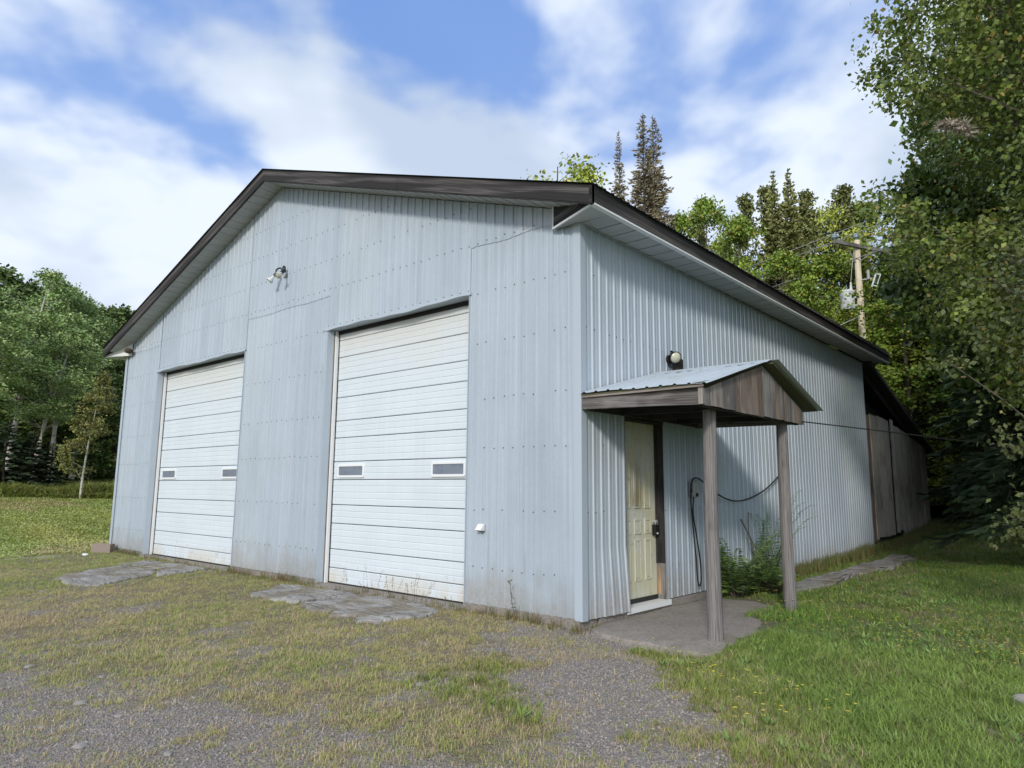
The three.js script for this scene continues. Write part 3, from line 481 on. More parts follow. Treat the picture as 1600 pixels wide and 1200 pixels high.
// ---------------------------------------------------------------- porch
{
  const P = thing('porch_canopy', 'small weathered porch canopy on two log posts over the entry door', 'porch', [0, 0, 0]);
  const X = 1.4, pk = [-1.52, 2.80];
  const beam = (a, b, h, t, m, nm) => { // beam between two points at its bottom centre line
    const A = V(...a), B = V(...b), g = new THREE.BoxGeometry(A.distanceTo(B), h, t, 6, 1, 1); const p = g.attributes.position; for (let i = 0; i < p.count; i++) p.setY(i, p.getY(i) + (n2(p.getX(i) * 3, 2, 9) - .5) * 0.01);
    uvBox(g); const gg = uvBox(g, R0() * 4, R0() * 4, 0); gg.translate(0, h / 2, 0); gg.applyQuaternion(new THREE.Quaternion().setFromUnitVectors(V(1, 0, 0), B.clone().sub(A).normalize())); gg.translate((A.x + B.x) / 2, (A.y + B.y) / 2, (A.z + B.z) / 2); return mesh(nm, gg, m, P);
  };
  beam([0.03, 2.235, 0.0], [1.40, 2.19, -0.05], 0.155, 0.04, M.greyWood, 'side_beam');
  beam([0.03, 2.235, -0.042], [1.36, 2.20, -0.092], 0.13, 0.04, M.blackWood, 'inner_beam');
  beam([0.03, 2.215, -2.62], [1.40, 2.20, -2.70], 0.155, 0.04, M.greyWood, 'side_beam');
  beam([1.345, 2.185, -0.10], [1.345, 2.195, -2.67], 0.12, 0.045, M.blackWood, 'inner_beam');
  beam([0.05, 2.23, -0.06], [0.05, 2.23, -2.6], 0.14, 0.04, M.blackWood, 'ledger');
  for (const z of [-0.75, -1.4, -2.05]) beam([0.07, 2.23, z], [1.32, 2.2, z], 0.10, 0.04, M.blackWood, 'joist');
  for (const z of [-0.4, -2.35]) beam([0.07, 2.36 + (z > -1 ? 0.02 : 0.04), z], [1.32, 2.34, z], 0.05, 0.04, M.brownWood, 'rafter');
  // gable planks, each its own board
  const line = z => z > pk[0] ? mix(2.335, pk[1] - 0.03, (z + 0.03) / (pk[0] + 0.03)) : mix(pk[1] - 0.03, 2.345, (z - pk[0]) / (-2.80 - pk[0]));
  const R = rng(12); let z = -0.03; while (z > -2.74) { const w = Math.min(0.13 + R() * 0.06, z + 2.78), a = z - 0.003, b = z - w + 0.003; const bt = 2.19 + (z < -1.4 ? 0.015 : 0) + (R() - 0.5) * 0.012, pts = [[a, bt], [b, bt], [b, line(b)], ...(a > pk[0] && b < pk[0] ? [[pk[0], pk[1] - 0.03]] : []), [a, line(a)]]; const o = R() * 0.008; mesh('gable_plank', prism(pts, 'x', X - 0.02 + o, X + o, 1), R() < 0.3 ? M.brownWood : R() < 0.5 ? M.greyWood : M.plankWood, P); z -= w; }
  mesh('end_block', box(X - 0.03, X + 0.016, 2.19, 2.345, -0.028, 0.018), M.plankWood, P);
  // roof: ribbed sheets on both slopes
  const slope = (zE, yE, xOut, tilt, m, nSheet) => {
    const rf = group('roof', P);
    for (let i = 0; i < nSheet; i++) {
      const x0 = mix(0.03, xOut, i / nSheet), x1 = mix(0.03, xOut, (i + 1) / nSheet) + 0.015;
      const at = (u, y, d) => { const yy = mix(pk[1] + 0.0 - tilt * (1 - u / xOut) * 0, yE, y) - (u / xOut) * 0.03 * y + 0.004 * Math.sin(u * 9 + y * 4); return [u, yy + d * 0.9 + 0.012, mix(pk[0], zE, y)]; };
      mesh('roof_sheet', sheetGeo(x0, x1, () => 0, () => 1, at, (i % 2) * 0.004, 6), m, rf);
    }
  };
  slope(0.05, 2.395, X + 0.06, 0, M.porchRoof, 2); slope(-2.98, 2.40, X + 0.17, 0, M.porchRoof, 2);
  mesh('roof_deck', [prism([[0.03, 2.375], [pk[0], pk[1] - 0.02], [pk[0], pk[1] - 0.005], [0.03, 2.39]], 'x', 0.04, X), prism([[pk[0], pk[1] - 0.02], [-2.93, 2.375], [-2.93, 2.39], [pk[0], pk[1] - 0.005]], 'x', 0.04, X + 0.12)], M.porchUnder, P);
  mesh('ridge_cap', prism([[pk[0] + 0.12, pk[1] - 0.014], [pk[0], pk[1] + 0.034], [pk[0] - 0.12, pk[1] - 0.014], [pk[0], pk[1] + 0.026]], 'x', 0.03, X + 0.10), M.porchRoof, P);
  mesh('drip_strip', box(0.04, X + 0.03, 2.352, 2.372, 0.021, 0.034), M.plankWood, P);
  mesh('post', log([1.245, -0.06, -0.43], [1.235, 2.19, -0.50], 0.074, 0.064, 3), M.postWood, P).userData.label = 'front log post with a whitewashed foot';
  mesh('post', log([1.235, -0.09, -2.46], [1.25, 2.195, -2.44], 0.077, 0.064, 8), M.postWood, P).userData.label = 'rear log post standing in grass';
}
// ---------------------------------------------------------------- junction box, cables, service wire
{
  const j = thing('junction_box', 'small grey round-bottomed electrical box on the side wall behind the front porch post', 'electrical box', [0.03, 1.40, -2.47]);
  const s = new THREE.Shape(); s.moveTo(-0.075, 0.09); s.lineTo(0.075, 0.09); s.lineTo(0.075, -0.03); s.absarc(0, -0.03, 0.075, 0, Math.PI, true); s.closePath();
  mesh('box_body', new THREE.ExtrudeGeometry(s, { depth: 0.06, bevelEnabled: true, bevelSize: 0.006, bevelThickness: 0.006 }).rotateY(Math.PI / 2).translate(-0.01, 0, 0), M.grey, j);
  mesh('knockout', new THREE.CylinderGeometry(0.024, 0.024, 0.02, 10).rotateZ(Math.PI / 2).translate(0.065, -0.07, 0), M.black, j);
  const c = mesh('hanging_cable', [tube([[0.06, 1.33, -2.45], [0.07, 1.40, -2.36], [0.075, 1.52, -2.39], [0.08, 1.55, -2.50], [0.09, 1.50, -2.66], [0.10, 1.44, -2.76]], 0.011, 40, 6), tube([[0.07, 1.47, -2.36], [0.055, 1.28, -2.37], [0.045, 0.9, -2.43], [0.04, 0.5, -2.50], [0.04, 0.22, -2.53], [0.045, 0.155, -2.55], [0.04, 0.20, -2.61], [0.04, 0.42, -2.62], [0.045, 0.8, -2.52], [0.05, 1.1, -2.43], [0.06, 1.32, -2.44]], 0.009, 70, 6)], M.cable);
  tag(c, 'black cable looped in a long hanging bight below the junction box', 'cable');
  const d = mesh('draped_cable', tube([[0.10, 1.44, -2.76], [0.12, 1.32, -3.1], [0.08, 1.245, -3.65], [0.06, 1.27, -4.2], [0.06, 1.42, -4.9], [0.05, 1.66, -5.55], [0.03, 1.72, -5.7]], 0.011, 60, 6), M.cable);
  tag(d, 'black cable sagging along the side wall between the two porch posts', 'cable');
  const w = mesh('service_wire', tube([[1.41, 2.235, -2.70], [3.33, 2.02, -5.86], [6.2, 1.85, -10.5]], 0.008, 40, 5), M.cable);
  tag(w, 'thin dark wire running from the porch corner into the trees', 'wire');
}
// ---------------------------------------------------------------- lean-to behind
{
  const T = thing('lean_to_shed', 'old grey board lean-to with a sagging black roof behind the garage', 'shed', [0, 0, -L]);
  const top = z => z > -2.2 ? 3.15 - 0.0 * z : mix(3.16, 2.80, (-z - 2.2) / 3.4), R = rng(44); // local z from 0 to -6.3
  const bd = (a, b, y0, y1, m, dx = 0, nm = 'board') => mesh(nm, prism([[-a, y0], [-b, y0 - 0.02], [-b, y1 - 0.03], [-a, y1]].map(p => [p[0], p[1]]), 'x', -0.06 + dx, -0.03 + dx, 1), m, T);
  bd(0.06, 0.36, 0.30, 3.16, M.brownWood, 0.03, 'corner_post'); bd(0.30, 0.42, 0.34, 3.15, M.barnWoodB, 0.05, 'corner_post');
  bd(0.43, 1.02, 0.38, 3.20, M.barnWood, 0.02); bd(1.03, 1.62, 0.37, 3.21, M.barnWoodB, 0.022); bd(1.63, 2.08, 0.38, 3.19, M.barnWood, 0.018);
  bd(2.20, 2.42, 0.42, 3.22, M.barnWoodB, 0.05, 'door_post'); 
  let z = 2.43; while (z < 6.2) { const w = 0.2 + R() * 0.16; bd(z, z + w - 0.008, (z < 2.8 ? 0.45 : 0.16) + R() * 0.03, Math.min(3.16, top(-z) + (R() - 0.5) * 0.04), R() < 0.4 ? M.barnWoodB : M.barnWood, (R() - 0.5) * 0.015); z += w; }
  mesh('roof', prism([[-0.02, 4.33], [-6.9, 2.46], [-6.9, 2.53], [-0.02, 4.43]], 'x', -10.5, 0.16, 2), M.roof, T);
  mesh('rafter', prism([[-0.04, 4.18], [-6.8, 2.34], [-6.8, 2.46], [-0.04, 4.33]], 'x', -0.12, -0.07, 2), M.blackWood, T);
  mesh('inner_wall', [box(-10.4, -0.15, 0, 2.4, -6.32, -6.26), box(-10.4, -10.36, 0, 2.4, -6.3, -0.05), box(-0.5, -0.44, 0, 4.0, -6.2, -0.1)], M.blackWood, T);
}
// ---------------------------------------------------------------- slabs, brick, stones
function slabGeo(poly, yTop, depth, rough, seed) {   // irregular slab with a broken edge, gridded so its top can undulate
  const out = []; for (let i = 0; i < poly.length; i++) { const a = poly[i], b = poly[(i + 1) % poly.length], n = Math.max(2, Math.round(Math.hypot(b[0] - a[0], b[1] - a[1]) / 0.12)); for (let k = 0; k < n; k++) { const t = k / n, x = mix(a[0], b[0], t), z = mix(a[1], b[1], t); out.push([x + (n2(x * 6, z * 6, seed) - 0.5) * rough, z + (n2(x * 6 + 40, z * 6, seed) - 0.5) * rough]); } }
  const cx = out.reduce((s, p) => s + p[0], 0) / out.length, cz = out.reduce((s, p) => s + p[1], 0) / out.length, rings = [0, 0.25, 0.5, 0.75, 0.9, 0.98, 1.0, 1.01], pos = [], uv = [], idx = [], n = out.length;
  rings.forEach((r, ri) => out.forEach(([x, z]) => { const X = mix(cx, x, r), Z = mix(cz, z, r); let y = (typeof yTop === 'function' ? yTop(X, Z) : yTop) + (n2(X * 5, Z * 5, seed + 3) - 0.5) * 0.018 - (ri >= 5 ? [0.006, 0.02, depth][ri - 5] : 0); pos.push(X, y, Z); uv.push(X, Z + y); }));
  for (let j = 0; j + 1 < rings.length; j++) for (let i = 0; i < n; i++) { const a = j * n + i, b = j * n + (i + 1) % n; idx.push(a, b, a + n, b, b + n, a + n); }
  const g = new THREE.BufferGeometry(); g.setAttribute('position', new THREE.Float32BufferAttribute(pos, 3)); g.setAttribute('uv', new THREE.Float32BufferAttribute(uv, 2)); g.setIndex(idx); g.computeVertexNormals(); return g;
}
const structure = (name, geo, mat, label, category) => { const o = mesh(name, geo, mat); o.userData = { kind: 'structure', label, category }; return o; };
const ENTRY = [[0.02, -2.75], [0.02, -0.3], [0.08, -0.06], [0.26, 0.06], [0.92, 0.14], [1.36, 0.10], [1.44, -0.1], [1.48, -0.9], [1.44, -2.0], [1.3, -2.85], [0.5, -2.95]];
structure('concrete_slab', slabGeo(ENTRY, (x, z) => -0.005 - 0.03 * sst(-0.8, 0.3, z) - 0.02 * sst(0.8, 1.5, x), 0.26, 0.07, 5), M.concrete, 'worn concrete slab with a chipped edge under the porch', 'slab');
const APRON_R = [[[-4.95, 1.02], [-5.12, 0.33], [-4.4, 0.17], [-3.5, 0.12], [-3.7, 0.95], [-4.1, 1.1]], [[-3.66, 0.96], [-3.46, 0.12], [-2.6, 0.12], [-1.9, 0.25], [-1.7, 0.72], [-2.0, 1.15], [-2.75, 1.14], [-3.35, 1.16]]];
const APRON_L = [[[-8.7, 2.3], [-9.2, 1.6], [-9.6, 0.95], [-8.5, 0.7], [-7.7, 1.2], [-7.25, 2.1], [-7.8, 2.3]], [[-9.75, 0.9], [-10.1, 0.3], [-8.8, 0.14], [-7.7, 0.25], [-7.6, 1.1], [-8.5, 0.65]]];
APRON_R.forEach((p, i) => structure('concrete_apron', slabGeo(p, (x, z) => gh(x, z) + 0.03 + 0.03 * (n2(x * 1.1, z * 1.4, 90) - 0.5), 0.2, 0.26, 11 + i), M.rubble, ['left piece of the cracked apron before the nearer overhead door', 'right larger piece of the cracked apron before the nearer door'][i], 'apron'));
APRON_L.forEach((p, i) => structure('concrete_apron', slabGeo(p, (x, z) => gh(x, z) + 0.025 + 0.03 * (n2(x * 1.1, z * 1.4, 92) - 0.5), 0.2, 0.2, 21 + i), M.rubble, ['outer broken piece of apron lying before the far overhead door', 'inner broken piece of apron at the far overhead door'][i], 'apron'));
const STRIP = [[0.45, -4.3], [0.55, -5.8], [0.55, -8], [0.62, -10.2], [0.95, -10.4], [1.1, -8.4], [0.92, -6.5], [0.95, -4.7], [0.85, -3.9]];
structure('concrete_strip', slabGeo(STRIP, (x, z) => gh(x, z) + 0.06, 0.18, 0.2, 31), M.rubble, 'half-buried strip of weathered concrete along the side wall', 'edging');
structure('concrete_strip', slabGeo([[-13.6, 1.9], [-12.6, 0.9], [-12.3, 1.15], [-13.0, 2.2]], (x, z) => gh(x, z) + 0.012, 0.1, 0.2, 35), M.rubble, 'pale gravelly strip in grass beyond the loose brick', 'edging');
{
  const g = new THREE.BoxGeometry(0.40, 0.19, 0.20, 6, 3, 3), p = g.attributes.position; for (let i = 0; i < p.count; i++) { const k = 1 - 0.02 * (n3(p.getX(i) * 14 + 5, p.getY(i) * 14 + 5, p.getZ(i) * 14 + 5, 3)); p.setXYZ(i, p.getX(i) * k, p.getY(i) * k, p.getZ(i) * k); } g.computeVertexNormals();
  const b = mesh('loose_brick', g, M.brick); b.position.set(-12.42, gh(-12.4, 0.25) + 0.09, 0.27); b.rotation.y = 0.75; tag(b, 'loose brown concrete block by the left corner of the garage', 'block');
  const rock = (s) => { const q = new THREE.IcosahedronGeometry(1, 2), p = q.attributes.position; for (let i = 0; i < p.count; i++) { const k = 0.75 + 0.5 * n3(p.getX(i) * 1.4 + 7, p.getY(i) * 1.4 + 7, p.getZ(i) * 1.4 + 7, s); p.setXYZ(i, p.getX(i) * k, p.getY(i) * k * 0.45, p.getZ(i) * k * 0.75); } q.computeVertexNormals(); return q; };
  const rk = [rock(3), rock(5), rock(9)], RR = rng(9);
  [[-2.09, 3.78], [-1.45, 3.61], [-1.39, 4.16], [-1.03, 4.49], [-0.83, 4.11], [-0.44, 4.46], [0.09, 4.18], [0.2, 2.38], [-2.95, 4.06]].forEach(([x, z], i) => { const o = mesh('stone', rk[i % 3], M.stone); const s = 0.025 + RR() * 0.03; o.scale.setScalar(s); o.position.set(x, gh(x, z) + s * 0.12, z); o.rotation.y = RR() * 6; tag(o, 'pale flat stone lying loose in the sparse gravel', 'stone', 'pale flat stones in the gravel'); });
  const o = mesh('rock', rk[1], M.stone); o.scale.setScalar(0.10); o.position.set(3.72, gh(3.7, 0) + 0.03, 0.02); tag(o, 'pale rock in the grass at the right edge of the lawn', 'rock');
  const c = mesh('white_stone', rk[0], M.white); c.scale.setScalar(0.07); c.position.set(-11.9, gh(-11.9, .8) + 0.03, 0.78); tag(c, 'small white stone in the grass left of the far door', 'stone');
}
// ---------------------------------------------------------------- utility pole and lines
{
  const U = thing('utility_pole', 'pale wooden utility pole with crossarm and grey transformer behind the garage', 'utility pole', [-1.95, 0, -19.15]);
  const y0 = gh(-1.95, -19.15);
  mesh('pole', log([-0.02, y0 - 0.3, 0], [0.04, 10.02, 0], 0.13, 0.10, 2, 20, 12), M.poleWood, U);
  const A = V(-0.52, 9.87, 0.93), B = V(0.70, 9.80, -1.22), g = uvBox(new THREE.BoxGeometry(A.distanceTo(B), 0.12, 0.10), 1, 1, 0); g.applyQuaternion(new THREE.Quaternion().setFromUnitVectors(V(1, 0, 0), B.clone().sub(A).normalize())); g.translate((A.x + B.x) / 2 + 0.13, 9.76, (A.z + B.z) / 2 + .06); mesh('crossarm', g, M.greyWood, U);
  const ins = (x, y, z, m = M.insulator) => mesh('insulator', new THREE.LatheGeometry([[0.02, -0.12], [0.03, -0.05], [0.10, -0.02], [0.12, 0.02], [0.08, 0.05], [0.07, 0.07], [0.09, 0.09], [0.06, 0.13], [0, 0.14]].map(p => new THREE.Vector2(...p)), 14).translate(x, y, z), m, U);
  ins(-0.42, 9.95, 0.95); ins(0.02, 10.13, 0); ins(0.80, 9.88, -1.12, M.porcelain);
  mesh('brace', [tube([[-0.18, 9.72, 0.42], [0.0, 9.2, 0.11]], 0.015, 2, 5), tube([[0.42, 9.68, -0.50], [0.06, 9.2, 0.08]], 0.015, 2, 5)], M.galv, U);
  const t = group('transformer', U); mesh('tank', new THREE.LatheGeometry([[0, -0.36], [0.22, -0.36], [0.235, -0.33], [0.235, 0.25], [0.26, 0.26], [0.26, 0.30], [0.20, 0.36], [0, 0.38]].map(p => new THREE.Vector2(...p)), 22).translate(-0.36, 7.92, 0.12), M.transformer, t); mesh('bushing', new THREE.CylinderGeometry(0.03, 0.05, 0.28, 10).translate(-0.22, 8.4, 0.1), M.porcelain, t); mesh('bracket', new THREE.BoxGeometry(0.2, 0.06, 0.06).translate(-0.13, 8.0, 0.08), M.galv, t); mesh('bracket', new THREE.BoxGeometry(0.2, 0.06, 0.06).translate(-0.13, 7.72, 0.08), M.galv, t);
  const c = group('fuse_cutout', U); mesh('arm', new THREE.BoxGeometry(0.34, 0.03, 0.03).translate(0.28, 8.58, 0.05), M.galv, c); mesh('arrester', new THREE.CylinderGeometry(0.05, 0.05, 0.32, 10).translate(0.34, 8.72, 0.05), M.grey, c); mesh('fuse_tube', [new THREE.BoxGeometry(0.05, 0.42, 0.05).rotateZ(-0.35).translate(0.50, 8.48, 0.05), new THREE.BoxGeometry(0.03, 0.36, 0.03).rotateZ(-0.35).translate(0.66, 8.50, 0.05), new THREE.BoxGeometry(0.2, 0.03, 0.04).rotateZ(-0.35).translate(0.64, 8.68, 0.05), new THREE.BoxGeometry(0.16, 0.03, 0.04).rotateZ(-0.35).translate(0.52, 8.30, 0.05)], M.porcelain, c);
  mesh('down_lead', [tube([[-0.58, 7.85, 0.15], [-0.75, 7.5, 0.2], [-0.95, 7.1, 0.25], [-0.95, 6.7, 0.25]], 0.018, 12, 5), tube([[0.0, 7.3, 0.14], [-0.6, 7.05, 0.3], [-1.1, 6.85, 0.4]], 0.018, 8, 5), tube([[-.22, 8.5, .1], [-.15, 9.0, .12], [0.0, 9.9, .12]], .012, 8, 5)], M.galv, U);
  const wire = (p, dy, label) => { const a = [p[0] + 13, p[1] + dy, p[2] + 5.6], b = [p[0] - 26, p[1] - dy * 0.5, p[2] - 11.3]; const o = mesh('power_line', tube([a, p, b], 0.016, 30, 5), M.wire); tag(o, label, 'power line', 'power lines at the utility pole'); };
  wire([-2.37, 10.09, -18.2], 0.12, 'power line over the left end of the crossarm'); wire([-1.93, 10.28, -19.15], 0.12, 'power line over the top of the utility pole'); wire([-1.95, 9.35, -19.03], 0.15, 'lowest power line crossing the pole below its crossarm');
}

// ---------------------------------------------------------------- trees
class Leaves {
  constructor() { this.p = []; this.c = []; this.i = []; this.n = 0; }
  leaf(o, a, b, L, w, c, fold = 0.15) {                 // rhombic leaf from o along a, width along b
    const nx = a.y * b.z - a.z * b.y, ny = a.z * b.x - a.x * b.z, nz = a.x * b.y - a.y * b.x, m = 0.45 * L, f = fold * w;
    this.p.push(o.x, o.y, o.z, o.x + a.x * m + b.x * w + nx * f, o.y + a.y * m + b.y * w + ny * f, o.z + a.z * m + b.z * w + nz * f, o.x + a.x * L, o.y + a.y * L, o.z + a.z * L, o.x + a.x * m - b.x * w + nx * f, o.y + a.y * m - b.y * w + ny * f, o.z + a.z * m - b.z * w + nz * f);
    for (let k = 0; k < 4; k++) this.c.push(c[0], c[1], c[2]);
    const k = this.n; this.i.push(k, k + 1, k + 2, k, k + 2, k + 3); this.n += 4;
  }
  geo() { const g = new THREE.BufferGeometry(); g.setAttribute('position', new THREE.Float32BufferAttribute(this.p, 3)); g.setAttribute('color', new THREE.Float32BufferAttribute(this.c, 3)); g.setIndex(this.i); g.computeVertexNormals(); return g; }
}
class Limbs {
  constructor() { this.p = []; this.uv = []; this.i = []; this.n = 0; }
  limb(pts, r0, r1, S = 5) {
    const d = V(0, 0, 0), s = V(0, 0, 0), t = V(0, 0, 0), N = pts.length; let vv = 0;
    for (let j = 0; j < N; j++) {
      d.copy(pts[Math.min(j + 1, N - 1)]).sub(pts[Math.max(j - 1, 0)]).normalize(); s.set(-d.z, 0.001, d.x); if (s.lengthSq() < 0.01) s.set(1, 0, 0); s.normalize(); t.crossVectors(d, s);
      const r = mix(r0, r1, j / (N - 1)); if (j) vv += pts[j].distanceTo(pts[j - 1]);
      for (let i = 0; i <= S; i++) { const a = i / S * 2 * Math.PI, c = Math.cos(a) * r, q = Math.sin(a) * r; this.p.push(pts[j].x + s.x * c + t.x * q, pts[j].y + s.y * c + t.y * q, pts[j].z + s.z * c + t.z * q); this.uv.push(i / S, vv * 0.5); }
      if (j) for (let i = 0; i < S; i++) { const k = this.n + (j - 1) * (S + 1) + i; this.i.push(k, k + 1, k + S + 1, k + 1, k + S + 2, k + S + 1); }
    }
    this.n += N * (S + 1);
  }
  geo() { const g = new THREE.BufferGeometry(); g.setAttribute('position', new THREE.Float32BufferAttribute(this.p, 3)); g.setAttribute('uv', new THREE.Float32BufferAttribute(this.uv, 2)); g.setIndex(this.i); g.computeVertexNormals(); return g; }
}
const gauss = R => (R() + R() + R() + R() - 2) * 0.87;
const unit = R => { const z = R() * 2 - 1, a = R() * 6.2832, s = Math.sqrt(1 - z * z); return V(s * Math.cos(a), z, s * Math.sin(a)); };
function leafTree(o) {                                   // crown of leaf clumps carried on limbs; y = 0 at the ground
  const R = rng(o.seed), lv = new Leaves(), lb = new Limbs(), { h, base, r } = o, lean = o.lean ?? [0, 0];
  const axis = t => V(lean[0] * t * t + 0.12 * Math.sin(t * 5 + o.seed) * r * 0.2, t * h, lean[1] * t * t + 0.12 * Math.cos(t * 4 + o.seed) * r * 0.2);
  const tp = []; for (let k = 0; k <= 10; k++) tp.push(axis(k / 10 * 0.96).add(V(0, -0.15 * (k === 0), 0)));
  lb.limb(tp, o.trunkR, o.trunkR * 0.12, 8);
  const prof = o.profile ?? (t => Math.pow(Math.sin(Math.PI * Math.min(1, 0.12 + t * 0.88)), 0.65));
  let made = 0, guard = 0; const p = V(0, 0, 0), a = V(0, 0, 0), b = V(0, 0, 0), q = V(0, 0, 0);
  while (made < o.clumps && guard++ < o.clumps * 30) {
    const t = R(), th = R() * 6.2832, rad = Math.pow(R(), 0.42) * prof(t) * r * (0.75 + 0.5 * n2(th * 1.3 + 20, t * 5, o.seed));
    const y = base + t * (h - base), c = axis(y / h); p.set(c.x + Math.cos(th) * rad, y, c.z + Math.sin(th) * rad);
    if (n3(p.x * o.freq + 50, p.y * o.freq * 1.2, p.z * o.freq + 50, o.seed) < o.holes) continue;
    if (o.keep && !o.keep(p)) continue;
    made++;
    if (R() < (o.limbs ?? 0.35)) {
      const y0 = Math.max(base * 0.75, y - rad * (0.45 + 0.5 * R())), s = axis(Math.min(0.95, y0 / h)), m = s.clone().lerp(p, 0.5).add(V(0, -0.06 * rad + (R() - .5) * 0.2, 0));
      lb.limb([s, m, p.clone()], Math.max(0.012, o.trunkR * 0.16 * (0.5 + rad / r)), 0.006, 4);
    }
    const cb = 0.72 + R() * 0.56, hue = R(), cr = o.clumpR * (0.6 + 0.8 * R()), out = V(p.x - c.x, 0.2 * r, p.z - c.z).normalize();
    for (let k = 0; k < o.lpc; k++) {
      q.set(p.x + gauss(R) * cr, p.y + gauss(R) * cr * (o.flat ?? 0.6), p.z + gauss(R) * cr);
      a.copy(unit(R)).addScaledVector(out, 0.5); a.y -= o.droop ?? 0.3; a.normalize();
      b.copy(unit(R)); b.y += 0.0; b.cross(a).normalize();
      const n = R(), col = o.palette, base3 = mix3(col[0], col[1], Math.min(1, hue * 0.6 + n * 0.4)), odd = R() < (o.turn ?? 0.03) ? col[2] : base3, br = cb * (0.75 + 0.5 * R());
      const L = o.leaf * (0.7 + 0.6 * R()); lv.leaf(q, a, b, L, L * (o.wide ?? 0.36), [odd[0] * br, odd[1] * br, odd[2] * br]);
    }
  }
  return { leaves: lv.geo(), trunk: lb.geo() };
}
function spruceTree(o) {
  const R = rng(o.seed), lv = new Leaves(), lb = new Limbs(), { h, r } = o, base = o.base ?? 0.4;
  const tp = []; for (let k = 0; k <= 8; k++) tp.push(V(0.03 * Math.sin(k), k / 8 * h, 0.03 * Math.cos(k * 1.3))); lb.limb(tp, o.trunkR, 0.012, 7);
  const a = V(0, 0, 0), b = V(0, 0, 0), q = V(0, 0, 0), d = V(0, 0, 0), sd = V(0, 0, 0);
  for (let y = base; y < h - 0.1; y += o.step * (0.6 + 0.6 * (1 - y / h)) * (0.8 + 0.4 * R())) {
    const t = (y - base) / (h - base), n = Math.round(mix(o.per ?? 7, 4, t)), a0 = R() * 6.28;
    for (let k = 0; k < n; k++) {
      const th = a0 + k / n * 6.283 + (R() - 0.5) * 0.7, len = r * (Math.pow(1 - t, o.pow ?? 0.85) + 0.02) * (0.6 + 0.55 * R()); if (len < 0.06 || R() < (o.gap ?? 0.05)) continue;
      if (o.keep && !o.keep(th, y, len)) continue;
      const up = mix(-0.28, 0.65, Math.pow(t, 1.5)) - (o.droop ?? 0.1); d.set(Math.cos(th), up, Math.sin(th)).normalize(); sd.set(-Math.sin(th), 0, Math.cos(th));
      const P = s => V(d.x * s * len, y + d.y * s * len - 0.18 * len * s * s + 0.22 * len * Math.max(0, s - 0.7), d.z * s * len);
      lb.limb([P(0), P(0.5), P(0.98)], 0.010 + 0.008 * len, 0.004, 3);
      const cb = 0.7 + 0.6 * R(), st = o.spray;
      for (let s = o.bare ?? 0.12; s < 1; s += st / len) for (const side of [-1, 1, 0]) {
        if (R() < (o.thin ?? 0.1)) continue;
        q.copy(P(s)); a.copy(sd).multiplyScalar(side * (0.75 + 0.3 * R())).addScaledVector(d, 0.75 + 0.3 * R()); a.y += (R() - 0.62) * 0.7 + (side ? 0 : 0.25); a.normalize();
        b.copy(unit(R)).cross(a).normalize(); const L = Math.min(o.tip ?? 0.4, 0.1 + 0.42 * len * (1 - s * 0.65)) * (0.6 + 0.7 * R()), br = cb * (0.7 + 0.6 * R()), c = mix3(o.palette[0], o.palette[1], R());
        lv.leaf(q, a, b, L, Math.min(0.055, 0.02 + L * 0.11) * (o.fat ?? 1), [c[0] * br, c[1] * br, c[2] * br], 0.4);
        if (L > 0.22) { const e = q.clone().addScaledVector(a, L * 0.45); for (const s2 of [-1, 1]) { const a2 = a.clone().addScaledVector(sd, s2 * 0.8).normalize(); a2.y -= 0.2 * R(); lv.leaf(e, a2, b, L * 0.55, 0.03 * (o.fat ?? 1), [c[0] * br, c[1] * br, c[2] * br], 0.4); } }
      }
    }
  }
  return { leaves: lv.geo(), trunk: lb.geo() };
}
function plant(name, label, category, g, bark, leafM, p, s, ry, grp, part = 'foliage') {
  const t = thing(name, label, category, p, grp); t.scale.set(...s); t.rotation.y = ry;
  mesh('trunk', g.trunk, bark, t); mesh(part, g.leaves, leafM, t).userData.kind = 'stuff'; return t;
}
function copy(src, name, label, p, s, ry) { const o = src.clone(); o.name = numbered(name); o.position.set(...p); o.scale.set(...s); o.rotation.y = ry; o.userData = { ...src.userData, label }; scene.add(o); return o; }
function spotAt(px, py, d) { const v = ray(px, py), k = d / Math.hypot(v.x, v.z), x = camera.position.x + v.x * k, z = camera.position.z + v.z * k, y = gh(x, z); return { x, z, y, h: camera.position.y + v.y * k - y }; }
const aspenPal = [[0.18, 0.275, 0.085], [0.33, 0.44, 0.17], [0.34, 0.30, 0.10]], maplePal = [[0.11, 0.195, 0.022], [0.28, 0.37, 0.045], [0.42, 0.30, 0.055]], brightPal = [[0.185, 0.275, 0.034], [0.46, 0.50, 0.085], [0.48, 0.38, 0.08]], darkPal = [[0.05, 0.10, 0.02], [0.115, 0.175, 0.035], [0.2, 0.17, 0.045]], birchPal = [[0.085, 0.145, 0.018], [0.27, 0.33, 0.055], [0.40, 0.30, 0.08]], saplingPal = [[0.138, 0.163, 0.031], [0.250, 0.244, 0.062], [0.338, 0.250, 0.062]];
const sprucePal = [[0.045, 0.078, 0.033], [0.087, 0.123, 0.045]], darkSpruce = [[0.027, 0.051, 0.022], [0.054, 0.084, 0.033]], oliveSpruce = [[0.20, 0.225, 0.075], [0.34, 0.345, 0.125]], deadPal = [[0.22, 0.185, 0.12], [0.34, 0.29, 0.19]];
